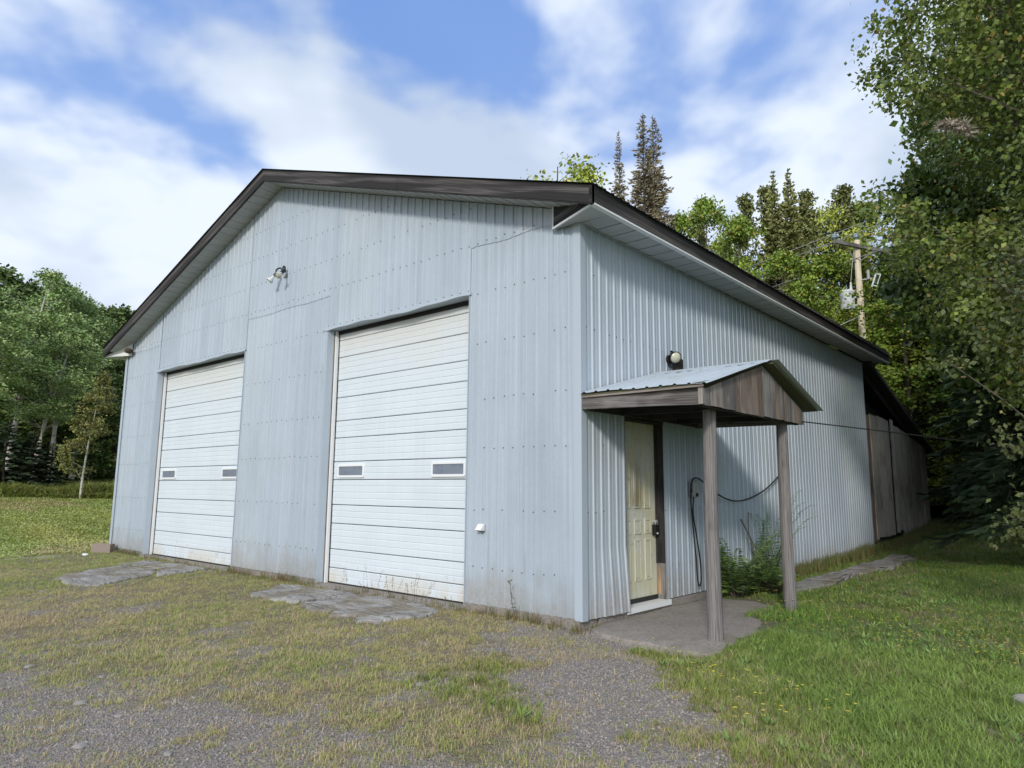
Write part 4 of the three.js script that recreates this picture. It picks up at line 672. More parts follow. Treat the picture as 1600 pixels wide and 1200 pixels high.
// prototypes, unit-height families scaled per tree
const fam = {
  aspen: leafTree({ seed: 11, h: 10, base: 4.3, r: 1.9, trunkR: 0.13, clumps: 230, lpc: 64, leaf: 0.115, clumpR: 0.34, freq: 0.8, holes: 0.44, palette: aspenPal, lean: [1.2, 0.4], limbs: 0.3 }),
  aspen2: leafTree({ seed: 12, h: 10, base: 4.2, r: 1.8, trunkR: 0.12, clumps: 220, lpc: 64, leaf: 0.115, clumpR: 0.34, freq: 0.8, holes: 0.45, palette: aspenPal, lean: [1.8, -0.2], limbs: 0.3 }),
  dark: leafTree({ seed: 13, h: 9, base: 0.6, r: 2.9, trunkR: 0.14, clumps: 240, lpc: 42, leaf: 0.18, clumpR: 0.45, freq: 0.6, holes: 0.38, palette: darkPal }),
  bright: leafTree({ seed: 14, h: 11, base: 1.2, r: 2.3, trunkR: 0.12, clumps: 260, lpc: 66, leaf: 0.115, clumpR: 0.36, freq: 0.7, holes: 0.42, palette: brightPal, turn: 0.04 }),
  bright2: leafTree({ seed: 15, h: 11, base: 0.8, r: 2.6, trunkR: 0.12, clumps: 260, lpc: 66, leaf: 0.12, clumpR: 0.38, freq: 0.6, holes: 0.42, palette: maplePal, turn: 0.05 }),
  whip: leafTree({ seed: 16, h: 12, base: 3.5, r: 0.95, trunkR: 0.06, clumps: 110, lpc: 30, leaf: 0.14, clumpR: 0.22, freq: 0.9, holes: 0.4, palette: [[0.12, 0.15, 0.035], [0.21, 0.225, 0.075], [0.25, 0.2, 0.06]], profile: t => 1.05 * (1 - t) + 0.12 }),
  spruce: spruceTree({ seed: 17, h: 12, r: 2.4, trunkR: 0.13, step: 0.19, spray: 0.11, per: 8, palette: oliveSpruce, pow: 1.0, fat: 1.25 }),
  smallSpruce: spruceTree({ seed: 18, h: 4, r: 1.35, trunkR: 0.06, step: 0.25, spray: 0.1, palette: darkSpruce, base: 0.1, tip: 0.3, fat: 1.3 }),
  dead: spruceTree({ seed: 19, h: 14, r: 2.1, trunkR: 0.12, step: 0.17, per: 7, spray: 0.12, palette: deadPal, pow: 0.9, thin: 0.2, fat: 0.75, droop: 0.12, tip: 0.42 }),
};
const src = {};
function tree(f, name, label, category, bark, leafM, px, py, d, w, ry, grp, hf = 1) {
  const q = spotAt(px, py, d), h0 = { aspen: 10, aspen2: 10, dark: 9, bright: 11, bright2: 11, whip: 12, spruce: 12, smallSpruce: 4, dead: 14 }[f], sy = q.h / h0 * hf, s = [w, sy, w], p = [q.x, q.y, q.z];
  if (!src[f]) { src[f] = plant(name, label, category, fam[f], bark, leafM, p, s, ry, grp); return src[f]; }
  const o = copy(src[f], name, label, p, s, ry); o.userData.category = category; if (grp) o.userData.group = grp; else delete o.userData.group; return o;
}
const A = 'aspens at the far left edge of the field';
tree('aspen', 'aspen_tree', 'tallest pale aspen at the left edge, leaning white trunk', 'tree', M.birchBark, M.leafFar, 48, 415, 36, 1.15, 2.6, A);
tree('aspen2', 'aspen_tree', 'second aspen from the left, bushy round top beside the sky gap', 'tree', M.birchBark, M.leafFar, 108, 438, 37, 1.15, 2.7, A);
tree('aspen', 'aspen_tree', 'shorter aspen just right of the round-topped one, hazy green', 'tree', M.birchBark, M.leafFar, 138, 492, 39, 1.05, 0.6, A);
tree('aspen2', 'aspen_tree', 'aspen cut by the left edge of the photo, low spreading leaves', 'tree', M.birchBark, M.leafFar, -28, 470, 34, 1.1, 3.4, A);
tree('aspen', 'aspen_tree', 'low leafy aspen in front of the tall pair, white stem showing', 'tree', M.birchBark, M.leafFar, 78, 520, 35, 0.95, 2.2, A);
tree('dark', 'broadleaf_tree', 'dark broadleaf tree whose top shows at the far left', 'tree', M.bark, M.leafFar, 0, 425, 44, 1.2, 0, null);
tree('dark', 'broadleaf_tree', 'dark broadleaf tree behind the yellow sapling, near the left eave', 'tree', M.bark, M.leafFar, 160, 508, 43, 1.0, 1.2, null);
tree('dark', 'broadleaf_tree', 'dark low tree directly left of the garage wall', 'tree', M.bark, M.leafFar, 196, 545, 40, 1.0, 2.5, null);
tree('dark', 'broadleaf_tree', 'deep green tree filling the gap below the aspens', 'tree', M.bark, M.leafFar, 95, 585, 40, 1.1, 4, null);
tree('dark', 'broadleaf_tree', 'deep green tree below the leftmost aspen', 'tree', M.bark, M.leafFar, 25, 600, 40, 1.1, 5, null);
for (const [px, py, d, w, l] of [[14, 655, 33, 1.1, 'small dark spruce under the aspens, leftmost'], [52, 672, 33.5, 1.0, 'small dark spruce under the aspens, between two white trunks'], [84, 690, 34, 0.9, 'lowest small dark spruce left of the yellow sapling'], [-40, 640, 34, 1.2, 'small dark spruce beyond the left edge']]) tree('smallSpruce', 'small_spruce', l, 'tree', M.bark, M.needle, px, py, d, w, px, 'young spruces at the field edge');
{ const q = spotAt(140, 582, 31.5), g = leafTree({ seed: 31, h: q.h, base: 0.9, r: 1.0, trunkR: 0.05, clumps: 130, lpc: 26, leaf: 0.10, clumpR: 0.2, freq: 1.6, holes: 0.42, palette: saplingPal, profile: t => 1.1 * Math.pow(1 - t, 0.8) * sst(-0.25, 0.2, t) + 0.05, lean: [0.35, -0.3], limbs: 0.1 }); plant('birch_sapling', 'slender yellow-green birch sapling with a white stem at the field edge', 'tree', g, M.birchBark, M.leaf, [spotAt(128, 760, 31.5).x, q.y, spotAt(128, 760, 31.5).z], [1, 1, 1], 0); }
// behind the garage
const B = 'trees behind the garage roof';
tree('bright', 'leafy_tree', 'yellow-green treetop showing alone above the garage roof', 'tree', M.bark, M.leafFar, 872, 240, 30, 1.7, 0.4, B);
tree('dead', 'dead_spruce', 'narrow brown dying spruce left of the taller pair', 'tree', M.deadBark, M.needle, 966, 203, 32, 0.75, 0, 'dying brown spruces');
tree('dead', 'dead_spruce', 'tallest brown dying spruce, left of the close pair', 'tree', M.deadBark, M.needle, 1004, 176, 31.5, 1.3, 1.4, 'dying brown spruces');
tree('dead', 'dead_spruce', 'brown dying spruce with greenish tip, right of the close pair', 'tree', M.deadBark, M.needle, 1021, 180, 32.5, 1.25, 3.1, 'dying brown spruces');
tree('bright2', 'leafy_tree', 'bright green maple crown beside the dying spruces', 'tree', M.bark, M.leafFar, 1100, 318, 29, 0.9, 1.0, B);
tree('whip', 'slender_tree', 'thin pale whip of a tree right above the bright maple', 'tree', M.bark, M.leafFar, 1094, 296, 31, 0.6, 0.5, B);
tree('whip', 'slender_tree', 'pale slender tree left of the twin olive spruces', 'tree', M.bark, M.leafFar, 1163, 290, 30.5, 0.95, 1.7, B);
tree('whip', 'slender_tree', 'pale slender tree leaning close against the twin olive spruces', 'tree', M.bark, M.leafFar, 1194, 276, 31.5, 0.9, 2.9, B);
tree('spruce', 'olive_spruce', 'left spire of the twin olive spruces behind the garage', 'tree', M.bark, M.needle, 1207, 266, 30, 0.95, 0.3, 'twin olive spruces');
tree('spruce', 'olive_spruce', 'right spire of the twin olive spruces behind the garage', 'tree', M.bark, M.needle, 1231, 262, 29.6, 1.0, 2.0, 'twin olive spruces');
tree('whip', 'slender_tree', 'pale slender tree right of the twin olive spruces', 'tree', M.bark, M.leafFar, 1258, 284, 31, 0.95, 4.2, B);
tree('whip', 'slender_tree', 'pale slender tree with the tallest tip left of the utility pole', 'tree', M.bark, M.leafFar, 1316, 276, 32, 1.1, 5.2, B);
tree('bright', 'leafy_tree', 'airy yellow-green tree behind the crossarm of the utility pole', 'tree', M.bark, M.leafFar, 1292, 300, 32, 0.95, 2.3, B);
tree('bright2', 'leafy_tree', 'green tree between the bright maple and the olive spruces', 'tree', M.bark, M.leafFar, 1150, 345, 28, 0.9, 2.0, B);
tree('bright', 'leafy_tree', 'leafy tree right of the utility pole top, under the birch', 'tree', M.bark, M.leafFar, 1376, 330, 30, 1.15, 3.3, B);
tree('bright2', 'leafy_tree', 'dense yellow-green tree behind the transformer', 'tree', M.bark, M.leafFar, 1290, 405, 26.5, 1.0, 4.4, B);
tree('bright2', 'leafy_tree', 'green tree behind the lower right of the utility pole', 'tree', M.bark, M.leafFar, 1405, 415, 27, 1.1, 5.3, B);
tree('bright', 'leafy_tree', 'tree standing behind the lean-to roof', 'tree', M.bark, M.leafFar, 1450, 470, 29, 1.1, 0.9, B);
tree('bright2', 'leafy_tree', 'leafy tree at the right foot of the dying spruces', 'tree', M.bark, M.leafFar, 1062, 342, 33, 1.0, 0.8, B);
tree('bright', 'leafy_tree', 'leafy tree filling the dip right of the bright maple', 'tree', M.bark, M.leafFar, 1132, 346, 33, 1.0, 1.9, B);
tree('bright2', 'leafy_tree', 'leafy tree directly right of the olive spruces', 'tree', M.bark, M.leafFar, 1256, 338, 33, 1.0, 3.9, B);
tree('bright2', 'leafy_tree', 'leafy tree filling the gap right of the pole top', 'tree', M.bark, M.leafFar, 1346, 322, 33.5, 1.1, 2.9, B);
tree('dark', 'broadleaf_tree', 'dark broadleaf tree behind the upper left of the birch', 'tree', M.bark, M.leafFar, 1545, 60, 29, 1.5, 2.2, null);
tree('dark', 'broadleaf_tree', 'dark broadleaf tree behind the birch at the right edge', 'tree', M.bark, M.leafFar, 1650, -40, 25, 1.4, 0.4, null);
tree('bright2', 'leafy_tree', 'tree behind the olive spruces just over the roof edge', 'tree', M.bark, M.leafFar, 1220, 400, 25.5, 0.8, 0.2, B);
// right: the big birch, a maple, dark spruces
{ const g = leafTree({ seed: 41, h: 11, base: 2.6, r: 3.5, trunkR: 0.19, clumps: 2900, lpc: 46, leaf: 0.078, clumpR: 0.27, freq: 0.8, holes: 0.42, palette: birchPal, turn: 0.05, droop: 0.6, limbs: 0.06, wide: 0.38, flat: 0.75, profile: t => 0.52 + 0.5 * sst(0.05, 0.45, t) - 0.4 * sst(0.7, 1, t) });
  const q = spotAt(1760, 300, 12.4); plant('birch_tree', 'big birch cut by the right edge of the photo, hanging leaves', 'tree', g, M.deadBark, M.leaf, [q.x, q.y, q.z], [1, 1, 1], 0.8); }
{ const g = leafTree({ seed: 42, h: 7.2, base: 3.1, r: 1.55, trunkR: 0.12, lean: [-1.5, -0.3], clumps: 260, lpc: 46, leaf: 0.13, clumpR: 0.34, freq: 0.7, holes: 0.36, palette: [[0.06, 0.115, 0.02], [0.14, 0.21, 0.03], [0.28, 0.2, 0.04]], wide: 0.44 });
  const q = spotAt(1595, 262, 15.5); plant('maple_tree', 'deep green maple right of the utility pole, below the birch', 'tree', g, M.bark, M.leaf, [q.x, q.y, q.z], [1, spotAt(1455, 262, 15.5).h / 7.2, 1], 0); }
{ const g = spruceTree({ seed: 43, h: 10, r: 2.7, trunkR: 0.17, step: 0.28, spray: 0.09, palette: darkSpruce.map(c => c.map(v => v * 1.5)), base: 1.9, per: 9, pow: 0.7, fat: 1.1, tip: 0.45, droop: 0.15 });
  const q = spotAt(1600, 300, 22), t = plant('dark_spruce', 'large dark spruce shading the lawn right of the lean-to', 'tree', g, M.bark, M.needle, [q.x, q.y, q.z], [1, 1, 1], 0.3, 'dark spruces at the right');
  const q2 = spotAt(1680, 300, 17), q3 = spotAt(1545, 300, 29); copy(t, 'dark_spruce', 'dark spruce at the right edge of the photo behind the birch', [q2.x, q2.y, q2.z], [0.95, 1, 0.95], 2.2); copy(t, 'dark_spruce', 'dark spruce farther back between the other dark spruces', [q3.x, q3.y, q3.z], [1.1, 1.05, 1.1], 4.0); }
{ const g = leafTree({ seed: 45, h: 4.4, base: 0.9, r: 1.25, trunkR: 0.04, clumps: 95, lpc: 40, leaf: 0.07, clumpR: 0.24, freq: 1.2, holes: 0.45, palette: [[0.075, 0.105, 0.02], [0.15, 0.175, 0.05], [0.25, 0.2, 0.05]], droop: 0.5, wide: 0.36 });
  const q = spotAt(1640, 600, 9.8); plant('young_birch', 'young leafy birch at the right edge with pale low leaves', 'tree', g, M.bark, M.leaf, [q.x, q.y, q.z], [1, 1, 1], 0); }
{ const g = leafTree({ seed: 46, h: 1.5, base: 0.1, r: 1.6, trunkR: 0.03, clumps: 110, lpc: 34, leaf: 0.15, clumpR: 0.3, freq: 1.0, holes: 0.35, palette: [[0.06, 0.11, 0.015], [0.13, 0.18, 0.03], [0.18, 0.18, 0.04]] });
  const q = spotAt(1500, 770, 30), t = plant('leafy_bush', 'low sunlit green bush at the end of the right lawn', 'bush', g, M.bark, M.leaf, [q.x, q.y, q.z], [1.1, 1, 1.1], 0, 'low bushes beyond the right lawn');
  [[1465, 31, 1.0, 'low green bush at the corner of the lean-to'], [1545, 29, 0.9, 'low green bush rightmost beyond the lawn'], [1585, 31, 1.3, 'low green bush in the shade at the right edge']].forEach(([px, d, s, l], i) => { const w = spotAt(px, 770, d); copy(t, 'leafy_bush', l, [w.x, w.y, w.z], [s * 1.1, s, s * 1.1], i * 2 + 1); }); }
{ // silken caterpillar nest in the birch
  const q = spotAt(1497, 195, 9.6), R = rng(66), lv = new Leaves();
  for (let i = 0; i < 520; i++) { const s = R(), o = V(-0.22 + 0.36 * s + gauss(R) * 0.05, 0.06 - 0.22 * s * s + gauss(R) * (0.04 + 0.07 * s), gauss(R) * 0.06), a = unit(R); a.y *= 0.7; a.normalize(); const k = 0.7 + R() * 0.6; lv.leaf(o, a, unit(R).cross(a).normalize(), 0.05 + R() * 0.09, 0.006 + R() * 0.012, [0.42 * k, 0.36 * k, 0.29 * k], 0.2); }
  const o = mesh('silk_nest', lv.geo(), M.leaf); o.scale.setScalar(0.85); o.position.set(q.x, q.y + q.h, q.z); tag(o, 'greyish-brown silken caterpillar nest among the birch leaves', 'insect nest'); }
{ // far woodland as a mass behind the trees that can be told apart
  const R = rng(71), mk = (name, gm, mt, label, list) => { const im = new THREE.InstancedMesh(gm, mt, list.length), m4 = new THREE.Matrix4(), qq = new THREE.Quaternion(); list.forEach(([x, z, s, sy], i) => { m4.compose(V(x, gh(x, z) - 0.3, z), qq.setFromAxisAngle(V(0, 1, 0), R() * 6.28), V(s, sy, s)); im.setMatrixAt(i, m4); const b = 0.75 + R() * 0.5; im.setColorAt(i, rgb(b, b * (0.92 + R() * 0.14), b * 0.95)); }); im.name = name; im.castShadow = im.receiveShadow = true; im.userData = { label, category: 'woodland', kind: 'stuff' }; scene.add(im); };
  const a = [], b = []; for (let px = -420; px < 2000; px += 26) for (const d of [47, 56, 66]) { if (px > 215 && px < 1010) continue; const hid = px > 1010; const q = spotAt(px + (R() - 0.5) * 24, 700, d + (R() - 0.5) * 6 - (hid ? 12 : 0)); (R() < 0.55 ? a : b).push([q.x, q.z, 1.15 + R() * 0.5, 0.85 + R() * 0.35 + (hid ? 0.05 : 0)]); }
  mk('woodland', fam.dark.leaves, M.leafFar, 'dark broadleaf woodland closing the view behind the nearer trees', a); mk('spruce_woodland', fam.smallSpruce.leaves, M.needle, 'dark young spruces filling the woodland edge behind', b.map(([x, z, s, t]) => [x, z, s * 2.0, t * 2.3])); }
// ---------------------------------------------------------------- grasses and small plants
function tuft(n, h, spread, w, seed, bend = 0.5) {
  const R = rng(seed), p = [], c = [], idx = [];
  for (let i = 0; i < n; i++) {
    const th = R() * 6.28, r0 = Math.sqrt(R()) * spread, x = Math.cos(th) * r0, z = Math.sin(th) * r0, ph = R() * 6.28, L = h * (0.5 + 0.7 * R()), bd = bend * (0.4 + R()), dx = Math.cos(ph), dz = Math.sin(ph), wx = -dz * w / 2, wz = dx * w / 2, k = p.length / 3, t = 0.85 + R() * 0.3;
    const at = s => [x + dx * bd * L * s * s, L * s * (1 - 0.25 * bd * s), z + dz * bd * L * s * s];
    for (const [s, ww] of [[0, 1], [0.5, 0.85]]) { const q = at(s); p.push(q[0] - wx * ww, q[1], q[2] - wz * ww, q[0] + wx * ww, q[1], q[2] + wz * ww); } p.push(...at(1)); for (let m = 0; m < 5; m++) c.push(t, t, t);
    idx.push(k, k + 1, k + 2, k + 1, k + 3, k + 2, k + 2, k + 3, k + 4);
  }
  const g = new THREE.BufferGeometry(); g.setAttribute('position', new THREE.Float32BufferAttribute(p, 3)); g.setAttribute('color', new THREE.Float32BufferAttribute(c, 3)); g.setIndex(idx); g.computeVertexNormals(); return g;
}
function scatter(name, geo, mat, label, category, list) {    // list of [x, y, z, scale, scaleY, turn, colour]
  const im = new THREE.InstancedMesh(geo, mat, list.length), m4 = new THREE.Matrix4(), q = new THREE.Quaternion(), e = new THREE.Euler(), c = new THREE.Color();
  list.forEach(([x, y, z, s, sy, t, col, tx = 0, tz = 0], i) => { m4.compose(V(x, y, z), q.setFromEuler(e.set(tx, t, tz)), V(s, sy, s)); im.setMatrixAt(i, m4); im.setColorAt(i, c.setRGB(...col)); });
  im.name = numbered(name); im.castShadow = im.receiveShadow = true; im.userData = { label, category, kind: 'stuff' }; scene.add(im); return im;
}
const inPoly = (x, z, P) => { let r = false; for (let i = 0, j = P.length - 1; i < P.length; j = i++) { const [xi, zi] = P[i], [xj, zj] = P[j]; if (zi > z !== zj > z && x < (xj - xi) * (z - zi) / (zj - zi) + xi) r = !r; } return r; };
const slabs = [ENTRY, STRIP, ...APRON_R, ...APRON_L];
const blocked = (x, z) => (x < 0.015 && x > -W - 0.03 && z < 0.06 && z > -L - 6.4 && !(z > 0.02)) || slabs.some((P, i) => inPoly(x, z, P) && ((i === 0 && !(x > 0.95 && z < -1.7)) || n2(x * 4, z * 4, 500) < 0.72));
{
  const R = rng(91), lawn = [], dryT = [], broad = [], stonesA = [], stonesB = [], stonesC = [], flw = [], field = [], tall = [];
  const col = (a, b, t, k) => mix3(a, b, t).map(v => v * k), cx = camera.position.x, cz = camera.position.z;
  const vis = (x, z) => { const dx = x - cx, dz = z - cz, f = -0.658 * dx - 0.753 * dz, s = 0.753 * dx - 0.658 * dz; return f > 0.8 && Math.abs(s) < f * 0.86 + 1.2; };
  // near yard: turf density follows the bare-gravel pattern
  const put = (n, x0, x1, z0, z1, keep) => { for (let i = 0; i < n; i++) { const x = mix(x0, x1, R()), z = mix(z0, z1, R()); if (!vis(x, z) || blocked(x, z)) continue; const d = Math.hypot(x - cx, z - cz); if (R() > Math.min(1, 6.5 / d + 0.12)) continue; keep(x, z, d); } };
  put(230000, -13.5, 5.5, -1, 6.2, (x, z, d) => {
    const g = gravel(x, z), l = lush(x, z), cl = n2(x * 5, z * 5, 510), k = 0.75 + R() * 0.55;
    const sp = n2(x * 2.2, z * 2.2, 511); if (R() < ((1 - g) * (0.3 + 1.2 * sst(0.3, 0.75, cl)) + 0.6 * g * sst(0.58, 0.8, sp) + 0.10)) { const s = (0.5 + 0.75 * R()) * (0.75 + 0.35 * cl) * (0.75 + 0.25 * l), dr = R(); const c = dr < 0.62 * (1 - l) * (0.6 + 0.8 * n2(x * 0.9, z * 0.9, 512)) ? col([0.58, 0.48, 0.29], [0.46, 0.34, 0.20], R(), k) : col([0.48, 0.46, 0.15], [0.24, 0.34, 0.06], Math.min(1, l * 0.9 + R() * 0.45), k); (l > 0.5 && x > 0.9 ? lawn : dryT).push([x, gh(x, z) - 0.004, z, s, s, R() * 6.28, c]); }
  });
  put(90000, 0.02, 8, -13, 2.5, (x, z) => { const l = lush(x, z); if (R() < gravel(x, z) * 1.1) return; const pv = fbm(x * 1.6, z * 1.6, 3, 701), k = (0.62 + R() * 0.6) * (0.75 + 0.5 * pv), s = (0.45 + R() * 0.75) * (0.65 + 0.8 * n2(x * 2.3, z * 2.3, 7)); if (pv < 0.36 && R() < 0.45) return; lawn.push([x, gh(x, z) - 0.004, z, s, s * (0.7 + 0.5 * n2(x * 3, z * 3, 17)), R() * 6.28, R() < 0.06 + 0.3 * sst(0.42, 0.3, pv) ? col([0.42, 0.36, 0.17], [0.36, 0.34, 0.12], R(), k) : col([0.33, 0.36, 0.075], [0.145, 0.27, 0.035], Math.min(1, l * 0.5 + R() * 0.4 + 0.5 * (pv - 0.4)), k)]); });
  put(50000, 0.5, 16, -36, -12, (x, z) => { const k = 0.7 + R() * 0.6, s = 1.3 + R() * 1.2; lawn.push([x, gh(x, z) - 0.004, z, s, s * 0.7, R() * 6.28, col([0.34, 0.35, 0.08], [0.18, 0.27, 0.05], R(), k)]); });
  put(2600, 0.6, 7, -10, 2.4, (x, z) => { if (gravel(x, z) > 0.3 || n2(x * 1.1, z * 1.1, 77) < 0.42) return; const k = 0.8 + R() * 0.5, s = 0.4 + R() * 0.55; broad.push([x, gh(x, z), z, s, s, R() * 6.28, col([0.14, 0.25, 0.045], [0.26, 0.36, 0.10], R(), k)]); });
  put(4200, 0.4, 7, -11, 2.2, (x, z) => { if (gravel(x, z) > 0.25 || n2(x * 0.9 + 7, z * 0.9, 79) < 0.47) return; const s = 0.7 + R() * 0.7; flw.push([x, gh(x, z), z, s, s, R() * 6.28, [0.75, 0.5 + R() * 0.12, 0.03]]); });
  // gravel: small angular stones lying on the bare ground
  put(330000, -9, 5, -1, 6.2, (x, z, d) => { const g = gravel(x, z); if (R() > g * 0.85 + 0.05) return; if (x > 0.2 && z < -0.2) return; const s = 0.003 + 0.007 * Math.pow(R(), 2.6), k = 0.7 + R() * 0.55, t = R(); const c = t < 0.45 ? [0.275 * k, 0.232 * k, 0.212 * k] : t < 0.8 ? [0.24 * k, 0.23 * k, 0.222 * k] : [0.33 * k, 0.30 * k, 0.265 * k]; [stonesA, stonesB, stonesC][(R() * 3) | 0].push([x, gh(x, z) + s * 0.15, z, s, s * 0.75, R() * 6.28, c, R() * 1.2, R() * 1.2]); });
  // mown field on the left
  for (let i = 0; i < 90000; i++) { const x = mix(-45, -12.9, Math.pow(R(), 0.8)), z = mix(-9, 12, R()); if (!vis(x, z)) continue; const k = 0.75 + R() * 0.5, pt = fbm(x * 0.25, z * 0.6, 4, 350), s = 1.1 + R() * 0.9; field.push([x, gh(x, z) - 0.004, z, s * 1.4, s * 0.6, R() * 6.28, pt > 0.56 && R() < 0.6 ? col([0.60, 0.49, 0.27], [0.55, 0.50, 0.22], R(), k) : col([0.62, 0.60, 0.20], [0.36, 0.46, 0.11], Math.min(1, n2(x * 0.3, z * 0.8, 15) * 0.9 + R() * 0.3), k)]); }
  // tall weeds along the side wall and at the field edge
  for (let i = 0; i < 1500; i++) { const z = mix(-L - 6, -3.6, R()), x = 0.04 + Math.abs(gauss(R)) * (z < -L ? 0.3 : 0.17); const k = 0.7 + R() * 0.5, s = 0.7 + R() * 0.9 + 0.5 * n2(z * 1.5, 1, 9); tall.push([x, gh(x, z), z, s, s, R() * 6.28, R() < 0.3 ? col([0.24, 0.14, 0.06], [0.25, 0.2, 0.08], R(), k) : col([0.10, 0.16, 0.025], [0.2, 0.23, 0.06], R(), k)]); }
  for (let i = 0; i < 420; i++) { const x = mix(-W, 0.1, R()); if ((x > D2[0] && x < D2[1] || x > D1[0] && x < D1[1]) && R() < 0.6) continue; const z = 0.05 + Math.abs(gauss(R)) * 0.16, k = 0.7 + R() * 0.5, s = 0.4 + R() * 0.7; tall.push([x, gh(x, z), z, s, s, R() * 6.28, R() < 0.55 ? col([0.27, 0.18, 0.075], [0.24, 0.2, 0.09], R(), k) : col([0.11, 0.15, 0.03], [0.2, 0.22, 0.06], R(), k)]); }
  const weeds = []; for (let i = 0; i < 5200; i++) { const q = spotAt(mix(-90, 200, R()), 760, mix(31.6, 36, R())); const k = 0.65 + R() * 0.5, s = 3.4 + R() * 3.4 * n2(q.x * 0.7, q.z * 0.7, 4) + R() * 1.4; weeds.push([q.x, q.y, q.z, s, s * (q.x > -26.5 ? 0.28 : 0.6), R() * 6.28, R() < 0.12 ? col([0.2, 0.12, 0.05], [0.2, 0.17, 0.06], R(), k) : col([0.20, 0.27, 0.045], [0.38, 0.40, 0.09], R(), k)]); }
  const T1 = tuft(9, 0.075, 0.030, 0.0045, 1, 0.7), T2 = tuft(8, 0.052, 0.036, 0.0038, 2, 0.95), T3 = tuft(7, 0.055, 0.10, 0.012, 3, 0.8), T4 = tuft(8, 0.16, 0.035, 0.006, 4, 0.5), T5 = tuft(9, 0.12, 0.05, 0.008, 6, 0.4);
  scatter('lawn_grass', T1, M.grass, 'green lawn grass right of the drive', 'grass', lawn);
  scatter('dry_grass', T2, M.grass, 'thin dry yellowish grass growing through the gravel', 'grass', dryT);
  scatter('field_grass', T3, M.grass, 'yellow-green mown grass of the field on the left', 'grass', field);
  scatter('tall_weeds', T4, M.grass, 'weeds along the foot of the garage walls', 'weeds', tall);
  scatter('field_edge_weeds', T5, M.grass, 'tall weeds along the edge of the field below the trees', 'weeds', weeds);
  const lg = new Leaves(); for (let i = 0; i < 7; i++) { const th = i / 7 * 6.28 + R(), a = V(Math.cos(th), 0.35 + R() * 0.5, Math.sin(th)).normalize(), b = V(-Math.sin(th), 0, Math.cos(th)); lg.leaf(V(0, 0, 0), a, b, 0.075 + R() * 0.05, 0.013, [1, 1, 1], 0.4); } scatter('broad_leaves', lg.geo(), M.grass, 'broad rosette leaves of weeds among the lawn grass', 'weeds', broad);
  const fg = new Leaves(); for (let i = 0; i < 9; i++) { const th = i / 9 * 6.28, a = V(Math.cos(th), 0.25, Math.sin(th)).normalize(); fg.leaf(V(0, 0.11, 0), a, V(-Math.sin(th), 0, Math.cos(th)), 0.0115, 0.0045, [1, 1, 1]); } fg.leaf(V(0, 0, 0), V(0, 1, 0), V(1, 0, 0), 0.11, 0.001, [0.18, 0.4, 1]); scatter('yellow_flowers', fg.geo(), M.grass, 'tiny yellow flowers dotted over the right lawn', 'flowers', flw);
  const pb = s => { const q = new THREE.IcosahedronGeometry(1, 0), p = q.attributes.position; for (let i = 0; i < p.count; i++) { const k = 0.7 + 0.6 * n3(p.getX(i) * 2 + 7, p.getY(i) * 2 + 7, p.getZ(i) * 2 + 7, s); p.setXYZ(i, p.getX(i) * k * 1.2, p.getY(i) * k, p.getZ(i) * k * 0.85); } q.computeVertexNormals(); return q; };
  [stonesA, stonesB, stonesC].forEach((l, i) => scatter('gravel', pb(i + 3), M.pebble, ['loose purple-grey gravel stones of the drive', 'loose grey gravel stones among sparse grass', 'small pale gravel stones of the drive'][i], 'gravel', l));
}
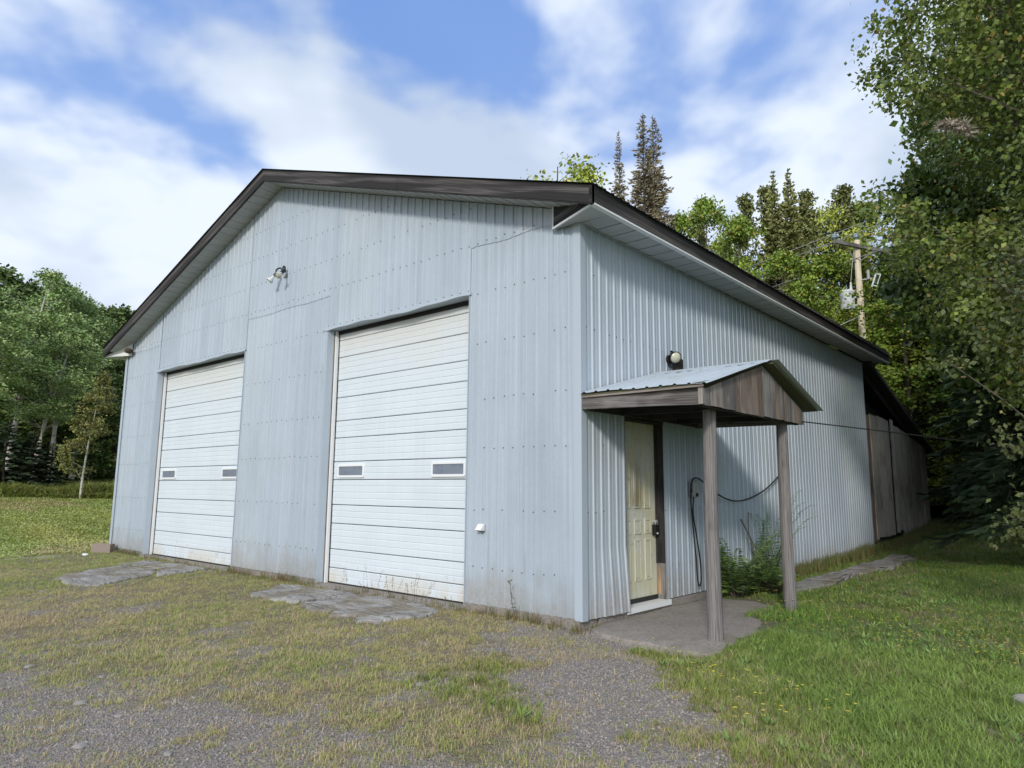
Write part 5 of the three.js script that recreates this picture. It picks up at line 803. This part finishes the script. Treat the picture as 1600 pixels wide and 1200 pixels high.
{ // ferny plants between the porch posts, a dead stalk, dry stems before the door
  const frond = (lv, R, o, th, L, rise, pal, wide) => { const d = V(Math.cos(th), 0, Math.sin(th)), sd = V(-Math.sin(th), 0, Math.cos(th)), n = Math.max(8, Math.round(L / 0.022)); for (let i = 2; i < n; i++) { const s = i / n, q = V(o.x + d.x * L * s * 0.75, o.y + L * rise * s * (1 - 0.5 * s) * 1.5, o.z + d.z * L * s * 0.75); for (const k of [-1, 1]) { const a = sd.clone().multiplyScalar(k).addScaledVector(d, 0.55); a.y += (R() - 0.5) * 0.5 + 0.1; a.normalize(); const c = mix3(pal[0], pal[1], R()), l = L * wide * (1 - s * 0.85) * (0.8 + 0.4 * R()); lv.leaf(q, a, V(d.x, 0.4, d.z).normalize(), l, l * 0.15 + 0.003, c, 0.2); for (let m = 1; m < 4; m++) for (const k2 of [-1, 1]) { const e = q.clone().addScaledVector(a, l * m * 0.24), a2 = a.clone().addScaledVector(d, k2 * 0.9).normalize(); lv.leaf(e, a2, V(0, 1, 0).cross(a2).normalize(), l * 0.33, l * 0.06 + 0.002, c, 0.2); } } } };
  const fern = (seed, h, n, pal, wide, up) => { const R = rng(seed), lv = new Leaves(), lb = new Limbs(); for (let i = 0; i < n; i++) { const th = R() * 6.28, o = V(gauss(R) * 0.07, 0, gauss(R) * 0.07), L = h * (0.55 + 0.6 * R()); frond(lv, R, o, th, L, up + R() * 0.5, pal, wide); lb.limb([o, V(o.x + Math.cos(th) * L * .3, L * up * .55, o.z + Math.sin(th) * L * .3)], 0.006, 0.003, 4); } return { leaves: lv.geo(), trunk: lb.geo() }; };
  const fp = [[0.12, 0.23, 0.035], [0.28, 0.41, 0.08]], pp = [[0.15, 0.30, 0.06], [0.30, 0.46, 0.14]];
  const mk = (label, g, x, z, s, ry) => { const t = thing('fern', label, 'plant', [x, gh(x, z), z], 'ferny plants against the side wall'); t.scale.set(s, s, s); t.rotation.y = ry; mesh('stem', g.trunk, M.bark, t); mesh('fronds', g.leaves, M.grass, t).userData.kind = 'stuff'; };
  mk('dark green fern just behind the front porch post', fern(3, 0.62, 26, fp, 0.26, 0.85), 0.30, -3.05, 1.25, 0);
  mk('low arching fern in the middle between the porch posts', fern(4, 0.5, 24, fp, 0.3, 0.55), 0.42, -3.55, 1.35, 2);
  mk('taller feathery light green plant left of the rear porch post', fern(5, 0.75, 24, pp, 0.14, 1.35), 0.20, -4.5, 1.25, 1);
  mk('brownish low fern at the foot of the rear porch post', fern(6, 0.42, 20, [[0.10, 0.10, 0.03], [0.16, 0.13, 0.045]], 0.3, 0.5), 0.62, -3.6, 1.0, 4);
  const st = thing('dead_stalk', 'bare dead stalks leaning on the wall above the ferns', 'plant', [0.12, gh(.1, -4.3), -4.3]);
  mesh('stalk', tube([[0.1, 0.15, -0.15], [0.04, 0.6, 0.18], [-0.05, 0.98, 0.42]], 0.012, 10, 5), M.greyWood, st); mesh('stalk', tube([[0.05, 0.2, 0.0], [0.0, 0.75, 0.25], [-0.06, 1.08, 0.12]], 0.008, 10, 5), M.greyWood, st);
  const lv = new Leaves(), lb = new Limbs(), R = rng(8);
  for (let i = 0; i < 24; i++) { const x = mix(-4.7, -1.75, Math.pow(R(), 0.75)), z = 0.09 + R() * 0.12, h = 0.12 + R() * 0.26, y = gh(x, z), tip = V(x + gauss(R) * 0.1, y + h, z + gauss(R) * 0.06); lb.limb([V(x, y, z), V(x, y + h * 0.5, z), tip], 0.002, 0.0012, 4); for (let k = 0; k < 7; k++) { const q = V(mix(x, tip.x, 0.55 + R() * 0.45) + gauss(R) * 0.02, y + h * (0.55 + R() * 0.45), mix(z, tip.z, 0.7) + gauss(R) * 0.015); lv.leaf(q, unit(R), unit(R), 0.018, 0.006, R() < 0.5 ? [0.10, 0.07, 0.035] : [0.13, 0.12, 0.05]); } }
  const dw = thing('dry_weed_stems', 'thin dry seed-headed weeds in front of the nearer overhead door', 'weeds', [0, 0, 0]); dw.userData.kind = 'stuff'; mesh('stems', lb.geo(), M.brownWood, dw); mesh('seed_heads', lv.geo(), M.grass, dw);
  const l2 = new Leaves(), b2 = new Limbs(); b2.limb([V(0, 0, 0), V(-0.04, 0.2, 0.02), V(-0.06, 0.42, 0.03)], 0.004, 0.002, 4); for (let i = 0; i < 26; i++) { const s = 0.2 + 0.8 * R(); l2.leaf(V(-0.06 * s, 0.42 * s, 0.03 * s), unit(R), unit(R), 0.035, 0.01, [0.12, 0.15, 0.05]); }
  const sd = thing('weed_seedling', 'single thin weed seedling at the wall right of the doors', 'plant', [-0.80, gh(-.8, .12), 0.12]); mesh('stem', b2.geo(), M.bark, sd); mesh('leaves', l2.geo(), M.grass, sd);
}

renderer.render(scene, camera);
